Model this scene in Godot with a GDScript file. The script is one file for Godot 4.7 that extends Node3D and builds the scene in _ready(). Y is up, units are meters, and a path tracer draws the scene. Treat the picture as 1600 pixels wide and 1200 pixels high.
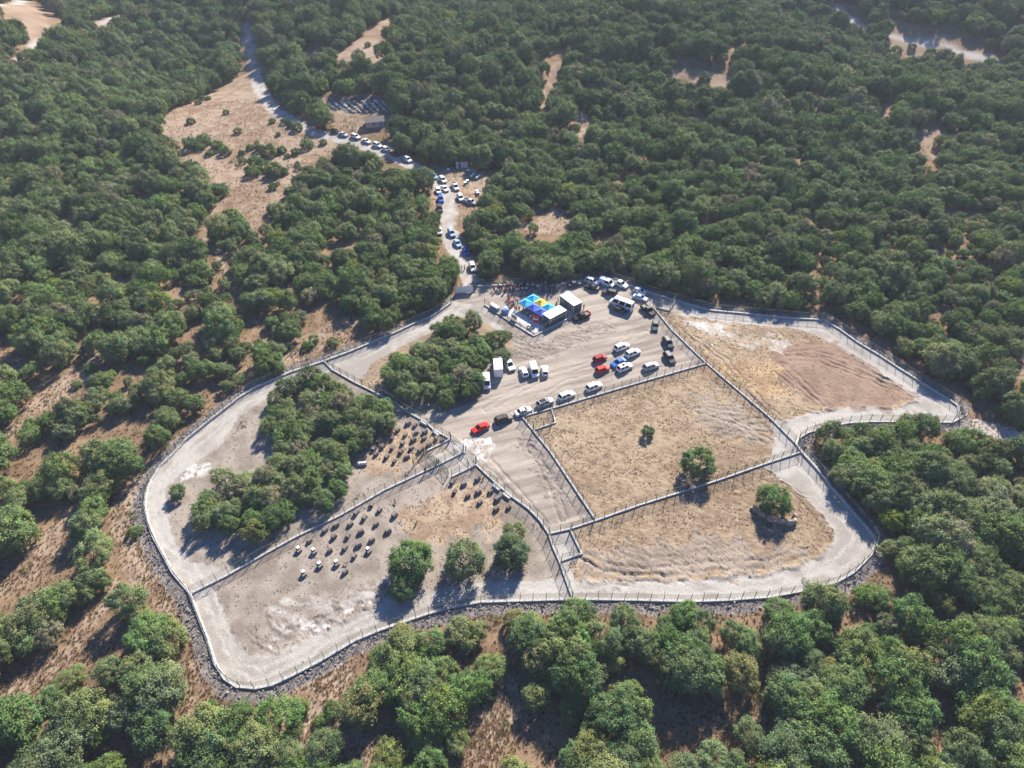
extends Node3D
# A fenced dog shelter among oak woods, seen from a drone. Metres, y up, -z away from the viewer; the compound lies at y = 0.

const PERIMETER := [-43.5,75.5,-46.8,75.2,-49.2,73.9,-51.8,71.1,-54.5,66.8,-57.8,62.1,-60.9,57.6,-65.6,53.3,-69.7,48.4,-72.5,45.1,-75.2,41.2,-77.4,37.1,-78.3,34.1,-78.7,30.6,-78.2,26.6,-76.7,22.9,-75.1,18.4,-71.5,12,-66.9,4.4,-63.9,0.9,-56.5,-4.8,-48.8,-9,-42.4,-13.1,-35.5,-18.2,-30.7,-21.8,-26.7,-25.2,-22.5,-28.1,-17.5,-34.5,-10.4,-42.8,0,-43.4,12.7,-43.4,23.3,-46.4,28.9,-47.4,33.4,-44.4,41.4,-38.9,47,-35.7,56.7,-30.8,72,-28.4,80.5,-27,87,-26.4,89.9,-22.1,92.8,-16.6,96.6,-11.1,99.6,-6,103,-0.7,107,5.3,108.1,7.5,106.5,11.8,104.1,13.1,98.5,13.1,94.8,12.9,84.9,12.9,79.5,13.3,74,14.7,68.9,16.4,66.5,18,65.1,19.8,65.6,22.3,67.4,27,69.9,35,72.7,43.1,73.3,45.3,72.9,46.9,71,49.2,68.5,51.3,65.9,53.3,61.9,55.4,56.1,57,48.1,58.5,40.4,59.1,32.9,59.4,24,59.1,11.4,58.9,0,59.3,-6,59.5,-11.9,60.7,-15.9,62,-23.8,65,-28.1,67,-33.6,70.8,-37.8,73.3,-40.9,74.9]
const WALL_A := [-48.8,-8.8,-46,-5.5,-39.3,-0.7,-33.9,2.8,-28,6.8,-25.9,9,-20.5,12.9,-18.5,15.2,-14.2,18.4]
const WALL_A2 := [-14.2,18.4,-19.3,21.9]
const WALL_B := [-10.9,22.3,-16.4,26.1,-27.5,33.2,-35.9,39.9,-43.8,45.1,-50.4,50.2,-55,53.9,-60.6,57.7]
const WALL_C := [-8,26.1,-3.5,31.3,0,35,3.4,38,5.9,41.2,7.4,44.2,8.3,47.7,9.4,51,10.1,53.7,11.4,58.7]
const WALL_C2 := [-8,26.1,-13.2,29.5]
const WALL_D := [11.9,43.4,13.8,49,9.7,50.6]
const WALL_E := [7.5,44.3,12,43.1,17.2,41.1,27,37.1,36,33.8,45.4,30.3,57.2,25.5,65.1,22.5]
const WALL_F := [4.9,15.6,8.7,22.3,13.2,32,17.2,40.7]
const WALL_G := [2.4,11.2,9.6,8.4,30.5,-0.2,50.1,-8]
const WALL_G2 := [2.4,11.2,4.9,15.6,10.3,13.1,9.6,8.6]
const WALL_H := [40.2,-32.6,43.9,-21.8,50.2,-8.5,54.7,-0.5,61.2,11,64.9,19.4]
const WALL_H2 := [40.2,-32.6,44.5,-30.8,47.1,-35.4]
const WALL_O := [-7.9,-33.6,-0.9,-26.1,5.9,-19.3,11.5,-23.8,17.3,-28.4]
const FLOORS := {"kennel_low": [-57.1,56.2,-53.2,61.5,-49.7,66.8,-46.9,69.2,-44.4,70.1,-40.8,68.6,-37.3,66.6,-30.9,62.9,-25.1,59.9,-19.4,57.3,-12.2,55.9,0,55,9.2,54.6,10.3,53.9,8.3,47.7,5.9,41.2,0,35,-8,26.1,-13.2,29.5,-15.3,27,-27.5,33.2,-35.9,39.9,-43.8,45.1,-50.4,50.2,-55,53.9],
	"kennel_up": [-67.2,21,-65.4,11.2,-59.9,4.2,-53.3,-1.7,-45.9,-5.3,-33.9,2.8,-20.5,12.9,-14.2,18.4,-19.3,21.9,-16.4,26.1,-27.5,33.2,-35.9,39.9,-43.8,45.1,-50.7,49.3,-56,52.5,-62.7,51,-67.5,46.6,-71.1,41.2,-73.5,36.3,-74.4,32,-72.2,27.6],
	"grove_floor": [-38.7,-0.9,-36.5,-7.8,-30.6,-14.2,-21.1,-22.4,-14.4,-28.1,-9.8,-26.7,0,-19.6,0,-12.9,-8.1,-2.8,-7.8,5.3,-15.4,9.7,-23.1,9.7],
	"yard": [-8,26.1,-14.2,18.4,-20.5,12.9,-23.1,9.7,-7.9,4.2,-7.8,-2.8,-5,-10.3,0,-12.9,0,-19.6,-7.9,-33.2,-17.6,-35.7,-10.4,-43.1,13.4,-44.4,29,-48.1,41.2,-38.9,40.2,-32.6,50.1,-8,30.5,-0.2,9.6,8.4,2.4,11.2,4.9,15.6,17.4,40.7,11.9,43.4,7.5,44.3,5.9,41.2,0,35],
	"field_mid": [2.4,11.2,9.6,8.6,30.5,0,50.1,-8,54.7,-0.5,61.7,11.8,60.7,19,57.2,25.5,36,33.8,17.2,41.1,4.9,15.6],
	"field_low": [11.9,43.4,27,37.1,45.4,30.3,55.6,26.3,60.5,32,62.8,35.8,64.8,39.9,65.6,43.6,64.5,46.6,60,49.9,53.9,52,49.6,53.3,36.9,54.6,24.6,55,12.3,55,10.7,51,13.8,49],
	"field_up": [40.6,-32.6,47,-29.6,55.8,-26.7,70.7,-23.8,79.1,-22.4,84.7,-18.2,91.2,-7.8,97.1,0.7,98.8,4.2,98.4,6,93,7.9,81.5,7.7,71.9,9.5,64.6,12.5,61.2,11,54.2,-0.7,50.2,-8.5]}
const PATCHES := {"chalk": [[-14.8,18.6,-8.2,17.6,-3.2,19,-4.4,21.3,-7.8,26.1,-10.9,22.3],[-72.5,29.5,-71.7,25.7,-68.1,25,-66.3,27.6,-69.4,29.5],[49.2,-26.7,58.7,-25.2,59.4,-21,52.5,-21]],
	"chalk_thin": [[-47.2,61.9,-42.1,58.6,-36.4,57.3,-29.4,55.3,-24.9,56.6,-25.1,59.9,-32,61.2,-38.3,65,-43.9,65.6],[42.7,-31.1,52.4,-29.6,61.5,-22.4,76.5,-19.6,73.2,-14.2,59.6,-14.2,49,-21],[-25.7,55.3,-22.2,53.9,-19.4,57.3,-24,59.3]],
	"brown": [[68.7,-13.4,86.3,-17.7,92.8,-7.8,99,3.7,98,6.4,92.9,8.2,77.4,8.2,69.8,7.7,68.3,-0.5]],
	"grey": [[-7.5,-10.3,0,-18.2,8.6,-17.7,19.4,-23.2,29.5,-26.7,26.2,-21,18,-15.5,8.4,-10.3,-0.8,-9.5],[8.3,32,4.3,24.8,0,19,5.9,19,9.9,28.5,12.7,38.8,10.5,42],[12.6,49.6,20.5,47.4,33.4,46.6,42.7,45.1,51.4,46.6,57.8,46.6,60.9,48.9,49.7,52.8,24.6,54.6,12.3,54.6],[49.3,1.9,59.4,11.8,59.7,19,51.6,19,44,12.9,44.1,4.2],[-46.2,65.6,-42.2,63.1,-33.1,61.9,-26.4,59.3,-28.4,61.2,-37.4,66.2,-42.9,69.4,-46.7,68]],
	"plot_shade": [[-84.1,-184.9,-52.7,-179.3,-51.2,-165.8,-71,-166.9]],
	"straw": [[-21.6,37.1,-13.9,32,-5.5,32,0,38.8,-2.6,43.6,-12.8,46.6,-20.7,45.1,-25,42],[-33.1,23.8,-26.5,19,-16.2,19,-14.6,21,-21.5,24.8,-26.8,28.5,-33.8,28.5],[-35.7,17,-24,15,-16.4,17,-16.2,19,-28.7,24.8],[43.6,-10.3,58,-7.8,70.4,-10.3,70.7,-0.5,63,4.2,56.3,-0.5]]}
const CLEARINGS := [[-135.4,-237.5,-126.2,-228.8,-109.2,-180.6,-98.3,-165.3,-79.1,-151.5,-65,-137.7,-74.4,-127.8,-80.4,-121.1,-81.8,-111.7,-81.7,-97,-82.2,-85.6,-84.2,-73,-89.1,-79.2,-94.4,-87.8,-100.7,-96,-98.9,-87.8,-100.5,-81.3,-98.1,-64,-103.4,-66.3,-102.7,-81.3,-104.4,-97,-109.4,-109.1,-121.7,-121.1,-132.3,-133.5,-142.4,-147.6,-152.6,-172.6,-147.9,-194.7,-144.5,-228.5],
	[-77.3,-213.7,-84.1,-225.3,-106.6,-238.5,-109.4,-250.7,-86,-235.4,-80.1,-258.2,-72.1,-297.2,-66.7,-288.7,-67.6,-242.7,-58.6,-211.7,-67.7,-211.8],
	[15,-209.9,24.6,-221.1,20.5,-197.6,15.8,-173.1,12,-175],
	[23.9,-178.2,32,-173.1,35.5,-158.2,32.9,-149.4,26.8,-149.1,26.7,-163.6],
	[68.7,-207.4,79.2,-208.2,92.1,-205.8,100.1,-201.2,106.4,-193.7,90.2,-191,84.9,-197.3,74.1,-203],
	[190.3,-324.8,196.3,-330.4,202.7,-310.9,206.6,-306.8,204.1,-293.7,199.9,-297.5],
	[216,-299.9,231,-290.9,241.7,-283.4,250.5,-264.5,252.8,-249.9,239.7,-260.6,231.8,-273.6,216.9,-265,209,-262.1,202.9,-266.3],
	[163.6,-258.7,176,-255.7,165.4,-208.9,160.1,-209.9],
	[155.7,-165.3,167.3,-176.3,163.3,-161.5,159.5,-159.3],
	[174.5,-158.7,186.7,-165,178.7,-153.3,170.2,-142.3,167.4,-126.6,162.2,-130,162.2,-142.3],
	[-4.3,-78.3,7.5,-80,13.4,-92.3,19.9,-81.3,16.8,-72.6,10.5,-72.6],
	[-113.5,-4.1,-110.6,-14.2,-106.4,-10.3,-106.9,-0.5,-108.5,4.6,-114.2,9,-115.9,17.4,-114.6,25.2,-118,19,-118.4,6.8,-115.8,-0.5],
	[-101.3,53.9,-95.9,45.1,-93.2,37.1,-90.3,35.5,-89.9,40.7,-90.5,45.4,-89.4,49.9,-91.7,52.8,-91.6,58.2,-96,63.4],
	[-75.5,53.6,-74.5,58.2,-76.4,64.6,-77.1,70.5,-77.7,73.9,-86.6,80,-89.4,75,-82.5,71.5,-79.7,68,-79.1,61.9,-77.9,56.6],
	[-84.6,38.8,-83.8,33.8,-82.5,28.5,-78,33.8,-76,38.8,-72,46.6,-66.5,53.9,-59,61.9,-54.3,69.2,-56.9,68,-63.5,61.9,-67.5,59.9,-74.7,53.9,-79.7,46.6],
	[-59.3,70.3,-53.3,71.5,-49.7,74.8,-49.7,79.2,-52.2,81.3,-51.3,89.6,-53.3,89.6,-54.4,79.2,-58.4,73.9],
	[-41.2,76.1,-34.3,72.6,-28,69.4,-26.9,76.1,-25.1,81.3,-22,84.5,-33.8,84.5,-38,80.2],
	[-5.3,73.9,0,72.6,3.4,77.1,2.3,80.2,-1.9,83.2,-2.8,89.6,-8.5,87.8,-6.5,82.1],
	[14.9,72.6,18.3,72.6,16.5,78.5,14.9,78.5],
	[41.5,71.5,44,71.5,41.5,83.5,38.6,82.5],
	[70.9,72.6,74.8,73.7,72.5,81.3,68.6,83.5,69.1,78.5],
	[-271.2,-261.7,-307.2,-352.7,-269.5,-304.9,-245.8,-275.1,-242.2,-251.6,-246.6,-250.6,-263.5,-269.5],
	[-238.3,-298.3,-239.8,-315,-234.8,-316.9,-232.3,-296.4],
	[-236.6,-224.8,-245,-250.2,-242.7,-258.6,-237.8,-235.4],
	[-61,-9.8,-60.5,-18.2,-52.7,-22.4,-45.6,-29.6,-42.4,-26.1,-42.7,-16.9,-50.3,-10.3,-56.6,-5.3],
	[-97.2,-69,-93.9,-67.1,-84.4,-47.1,-85.8,-45.4],
	[107.1,10.3,112.8,13.3,120.8,16.6,119.4,19,113.1,17,106.1,14.5],
	[133.6,-14.2,138.6,-15.5,130.2,-0.5,128.3,-2.8],
	[90,-23.2,100,-19.6,102.7,-15.5,101.3,-10.3,105.6,-2.8,109.3,6.4,102.9,-0.5,96.6,-11.1,92.8,-16.6],
	[-31.9,-117.9,-24.2,-119.5,-13.5,-123.9,-9,-111.7,-9.9,-94.6,-14.3,-86.9,-17.4,-82.6,-21.6,-81.3,-26,-87.8,-29.7,-104.2],
	[-85.6,-185.2,-52.7,-179.3,-49.9,-154.5,-63.3,-152,-79.5,-160.7],
	[30.1,-48.8,34.6,-54,35.9,-48.8,33.5,-45.4],
	[-18.5,65,-11.9,61.2,-6,59.9,-4.7,63.1,-11.7,63.7],
	[62.8,21,67.5,21,73,38.8,74.1,45.1,72,46.6],
	[35.8,59.9,38.7,60.6,37.1,62.5,34.2,61.9],
	[-24.9,83,-21.6,84,-23.9,88.7,-26.1,87.8],
	[84.1,61.2,86.2,61.9,83.5,65,78,66.8,78,64.4]]
const OPEN_EDGES := [[-130.3,-223.8,-120.7,-213.5,-105.3,-169.5,-95.1,-156,-76.7,-143.1,-62.8,-129.1,-71.9,-119.1,-77.6,-112.7,-79,-103.6,-78.9,-89.4,-79.4,-78.4,-81.3,-66.2,-86.1,-72.2,-91.2,-80.5,-97.3,-88.5,-95.5,-80.5,-97.1,-74.2,-94.7,-57.5,-99.8,-59.7,-99.2,-74.2,-100.8,-89.4,-105.7,-101.1,-117.6,-112.7,-127.7,-124.6,-137.8,-138.7,-146.5,-160.6,-140.2,-177.9,-137.9,-212.5],
	[-74.7,-202.4,-80.9,-212.1,-102.5,-224.3,-105.6,-237.7,-82.6,-221.2,-76.8,-242.6,-69.2,-280.2,-63.8,-270.5,-64.7,-226.9,-56.8,-201.5,-65.6,-201.4],
	[14.6,-201.4,23.9,-211.9,20,-189.2,15.4,-164.6,11.7,-166.6],
	[23.2,-169.5,31.1,-164.3,34.3,-148.7,31.7,-140,25.9,-140,25.9,-154.7],
	[67.2,-200.2,77.5,-200.9,90.1,-198.6,97.9,-193.8,103.9,-186,88.1,-183.8,83,-190.1,72.4,-195.6],
	[186.8,-316.6,193,-322.8,199.2,-303.5,203.1,-299.5,199.9,-285.1,195.7,-288.8],
	[212.2,-292.4,227.1,-283.9,237.7,-276.4,246.3,-257.9,248,-242.7,235.2,-253.3,227.4,-266.1,211.4,-255,202.5,-250.1,196.1,-253.1],
	[150,-227,160.2,-221.5,157,-191.9,152.6,-194.3],
	[151.5,-157.4,162.2,-167,158.7,-153.5,155.2,-151.6],
	[169.6,-150.7,181,-156.1,173.7,-145.6,165.2,-134.5,161.7,-118,156.7,-121.3,157.5,-134.5],
	[-4.1,-71.4,7.3,-73,13,-84.9,19.2,-74.2,16.2,-65.8,10.2,-65.8],
	[-109.6,0.4,-106.8,-9.4,-102.7,-5.7,-103.3,3.8,-104.8,8.7,-110.3,13,-111.9,21.1,-110.7,28.6,-113.9,22.6,-114.3,10.9,-111.8,3.8],
	[-97.8,56.3,-92.6,47.8,-90,40.1,-87.2,38.5,-86.8,43.6,-87.4,48.1,-86.3,52.5,-88.6,55.2,-88.5,60.5,-92.7,65.5],
	[-72.9,56,-72,60.5,-73.8,66.7,-74.5,72.4,-75.1,75.7,-83.6,81.6,-86.4,76.7,-79.7,73.3,-77,69.9,-76.4,64,-75.2,59],
	[-81.7,41.7,-80.9,36.9,-79.6,31.8,-75.3,36.9,-73.4,41.7,-69.5,49.3,-64.2,56.3,-57,64,-52.4,71.1,-55,69.9,-61.3,64,-65.1,62.2,-72.2,56.3,-76.9,49.3],
	[-57.2,72.2,-51.5,73.3,-48,76.5,-48,80.8,-50.4,82.8,-49.6,90.8,-51.5,90.8,-52.5,80.8,-56.4,75.7],
	[-39.8,77.8,-33.1,74.4,-27,71.3,-25.9,77.8,-24.3,82.8,-21.3,85.9,-32.7,85.9,-36.7,81.8],
	[-5.1,75.7,0,74.4,3.3,78.8,2.2,81.8,-1.8,84.7,-2.7,90.8,-8.2,89,-6.2,83.5],
	[14.4,74.4,17.6,74.4,16,80.1,14.4,80.1],
	[40.1,73.3,42.5,73.3,40.1,84.9,37.3,84],
	[68.4,74.4,72.2,75.4,70,82.8,66.3,84.9,66.7,80.1],
	[-263,-250,-279.1,-309,-257.5,-285.8,-238.7,-263.6,-235.8,-241.6,-240.2,-240.9,-255.5,-257.5],
	[-231,-285.5,-231.6,-299.9,-227,-302.2,-225.7,-284.4],
	[-231,-216.5,-238.7,-240.5,-236.3,-248.5,-231.8,-226.2],
	[-58.9,-5.2,-58.5,-13.3,-50.9,-17.3,-44,-24.3,-41,-20.9,-41.2,-12,-48.5,-5.7,-54.7,-0.8],
	[-93.9,-62.4,-90.7,-60.5,-81.5,-41.2,-82.9,-39.6],
	[103.4,14.2,108.9,17.1,116.6,20.3,115.3,22.6,109.2,20.7,102.5,18.3],
	[129,-9.4,133.9,-10.7,125.8,3.8,123.9,1.5],
	[86.9,-18.2,96.6,-14.6,99.2,-10.7,97.9,-5.7,102,1.5,105.5,10.5,99.4,3.8,93.3,-6.4,89.6,-11.8],
	[-30.8,-109.6,-23.4,-111.2,-13,-115.4,-8.7,-103.6,-9.6,-87.1,-13.8,-79.7,-16.8,-75.5,-20.9,-74.2,-25.1,-80.5,-28.7,-96.3],
	[-82.9,-175.6,-51.4,-171.7,-48.5,-146.5,-61.5,-143.9,-77.2,-152.5],
	[29,-42.9,33.4,-47.9,34.6,-42.9,32.4,-39.6],
	[-17.9,67,-11.4,63.4,-5.8,62.2,-4.5,65.2,-11.3,65.8],
	[60.7,24.5,65.2,24.5,70.5,41.7,71.6,47.8,69.5,49.3],
	[34.6,62.2,37.3,62.8,35.8,64.6,33.1,64],
	[-24,84.5,-20.9,85.4,-23.1,89.9,-25.2,89],
	[81.3,63.4,83.2,64,80.6,67,75.3,68.8,75.3,66.4]]
const ACCESS_ROAD := [-149.3,-294,-139.4,-264.8,-131.6,-239.8,-119.7,-206.6,-102.8,-172.3,-88.3,-157.2,-75.8,-147.9,-64.4,-142,-53.2,-135.6,-44.4,-129.4,-36,-121.1,-28.4,-110.7,-23.7,-101.7,-21.6,-87.8,-21.5,-77.1,-17.9,-62.5,-14.6,-53.7,-12.5,-45.4,-12.2,-39.5,-10.2,-35.7]
const WHEEL_RUTS := [[72.6,-12.1,79.6,-12.9,85.4,-10.3,91.6,-4.5,98.8,3.5],[72.9,-10.3,80.2,-9.8,88.2,-4.1,95.8,1.2],[67.6,-6.5,70.7,-0.5,74.9,6.4],[70.5,-7.8,73.2,-0.5,76.3,6.8],[48.1,-21,55.3,-10.3,60.9,6.4,63.5,10.8],[46.5,-26.7,51.1,-14.2],[56.3,-0.5,60.3,8.6],[48.7,19,55.6,15,60.1,15],[47.6,17,54.6,12.9,61.7,11.8],[13.2,51,16.1,53.2,23.4,54.3,37.1,53.9],[14.5,49.6,18.7,52.2,27.3,52.9,37.5,51.8,50.2,51,59.9,48.1],[57.5,29.4,61.5,34.6,64.1,41.2,64.1,45.1],[48.1,33.8,54.3,31.1,58.9,32],[-5.7,24.8,0,32,6.6,42],[4.4,21,8.4,30.3,10.6,40.4],[-6.2,8.6,8.1,-2.8,25.1,-10.3,36.7,-21],[-3,12.9,12.9,-0.5,29.8,-7.8],[36.6,-32.6,33.2,-21,27.2,-14.2],[-15.5,8.6,-6.3,4.2,8.2,-4.1],[44.8,8.6,51.8,11.8,59,19],[-42.4,66.8,-32.9,62.5,-26.3,59.9]]
const FIELD_BERMS := [[55.6,26.3,60.5,32,62.8,35.8,64.8,39.9,65.6,43.6,64.5,46.6,60,49.9,53.9,52,49.6,53.3,36.9,54.6,24.6,55,12.3,55],[89.3,-11.6,97.1,0.7,98.8,4.2,98.4,6,93,7.9,81.5,7.7,71.9,9.5,64.6,12.5],[-45,70.1,-40.8,68.6,-37.3,66.6,-30.9,62.9,-25.1,59.9],[-48.7,-2.8,-53.3,-1.7,-59.9,4.2]]
const SIDE_ROADS := [[-290.5,-294.4,-287.4,-311.3,-315.2,-369.8],[-235.5,-219,-237.8,-235.4,-241.3,-255.7,-241.9,-281.2,-235.2,-307,-231.5,-328.7],[192.2,-329,202.8,-307.6,217.9,-292.6,236.4,-277.4,250.2,-255.9,260.6,-227],[106.1,12.9,120.9,19],[-53.2,-135.6,-41.3,-143]]
const GROVES := [[-60.4,13.7,-56.7,1.6,-47.9,-1.5,-38.1,4.6,-28.5,6.8,-27,14.7,-30.3,20.7,-35.9,25.9,-34.4,34.4,-39.7,38.1,-45.8,40.2,-46,44.9,-52.8,47.9,-58.8,48.9,-63.2,44.9,-67.4,38.6,-66.5,35.3,-63.6,31.8,-62.6,28.3,-55.2,30.1,-54.6,24.6],
	[-65.9,17.8,-62.8,17.4,-60.5,23.6,-64.1,25.9,-66.2,23.6],
	[-34.4,-5.6,-32.7,-9.9,-26.4,-9.9,-22.4,-15.9,-19,-25.1,-14.2,-27.1,-9.6,-22.8,-11.1,-17.2,-5.2,-19.4,0,-18.6,0.5,-10.6,-1.6,-7.3,-6.2,-8.6,-9.3,-3.1,-8.1,2.7,-10,6.8,-15.2,9,-21.4,8.4,-27.7,3.9,-32.1,-0.7]]
const LONE_TREES := [[40.9,27.7,4.3,0,"full round green oak standing alone in the straw field"],
	[31.5,16.8,1.7,1,"small thin sapling in the middle of the straw field"],
	[54.5,37.7,3.9,3,"green oak growing behind a curved dry stone wall"],
	[-19.4,52.5,4.7,3,"olive green spreading oak beside the perimeter track, sparse crown"],
	[-9.1,52.3,4.5,4,"tall dense oak between the olive oak and the track fence"],
	[-0.2,50,3.9,5,"oak beside the curved inner wall near the small pen"],
	[-20.5,57.4,3.0,1,"low oak bush at the track edge below the olive oak"],
	[0.4,45.1,2.6,2,"small oak close to the curved inner wall"],
	[-71,34.6,2.0,1,"small dark bush inside the bend of the perimeter track"],
	[-30.9,12.1,3.0,0,"dark oak beside the upper kennel rows"]]
const SHRUBS := [-136,-162.1,-143.2,-190.7,-123.9,-141.9,-116.8,-137.3,-112.4,-132.8,-127.3,-138.3,-112.9,-151.8,-107.4,-100.2,-104,-100.2,-108.2,-95.4,-97.8,-123.3,-93.1,-119.5,-88.4,-115.2,-96.8,-115.2,-81.5,-138.3,-75.7,-141.4,-90.7,-134.4,-95.1,-131.7,-92.1,-157.1,-88.8,-154,-95.5,-160.2,-81.1,-86.4,-120.4,-117.9,-131.4,-115.2,-108.6,0.4,-108.1,-5.6,-118,3.9,-107.5,9.4,-113.7,13.6,-104.7,19.7,-111.7,21.7,-103.6,29.1,-101.7,5,-111.5,-9.4,-76.5,44.1,-78.8,40.2,-54.4,-14.6,-53.2,-17.2,-47.8,-15.9,-57.5,-13.2,-60.8,-13.2,-29.6,79.3,-27.1,81.4,-31.4,80.9,-34.2,82.3,-22.9,74,-12.7,-51.1,-8.3,-47.6,-1.9,-45.9,-35,78.8,-50,78.3,-51,79.8,37.5,62.3,30.5,62,-3.5,62.9,-9.1,67.2,56.2,55,-77.9,58.4,-94.3,52.3,26.7,-156,87.8,-198.2,221.5,-278.4,212.3,-276.5,-87.3,-243.3,-72.2,-241.3,-73.9,-222.3,9.9,-126,-63.3,13.6,-4.3,76.7,-1,81.4,40.7,77.3,70.3,80.4,69.7,55,71.4,59.7]
const KENNELS_UPPER := [-24.5,13.4,-22.8,14.1,-26.7,15.7,-24.8,17.2,-22.3,16.4,-20.3,16.2,-27.7,18.2,-25.1,19.7,-22.7,18.7,-20.3,18.2,-17.5,18.2,-16,19,-29.6,20.7,-27.3,21.2,-25.2,22.4,-22.9,21.2,-19,20.2,-20.9,21.9,-31.5,21.4,-30.7,23.1,-28.2,23.8,-23.6,23.8,-26.3,25.2]
const KENNELS_LOWER := [-29.6,37.1,-27.7,38.5,-24.4,39.8,-32.5,39.2,-30.6,40.4,-27.9,42,-36.1,42.2,-33.2,42,-25.2,43.7,-38.1,43.5,-30.7,43.9,-33.2,44.9,-40.7,46,-36,45.1,-28.2,45.8,-30.7,47,-33.3,47.7,-36.2,48.3,-31.1,49.6,-32.3,53.1]
const KENNELS_WHITE := [-42.4,48.3,-39.3,48.7,-37.5,51.8,-34.3,51.4,-28.5,48.5,-40.2,53.7]
const KENNELS_GATE := [-13,31.1,-10.4,31.6,-7.5,30.2,-12.3,33.7,-9.4,34.8,-7.2,33.7,-4.6,33.7,-3.1,35.6,-6.8,36.5,-3.3,38.3,-0.7,37.9]
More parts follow.
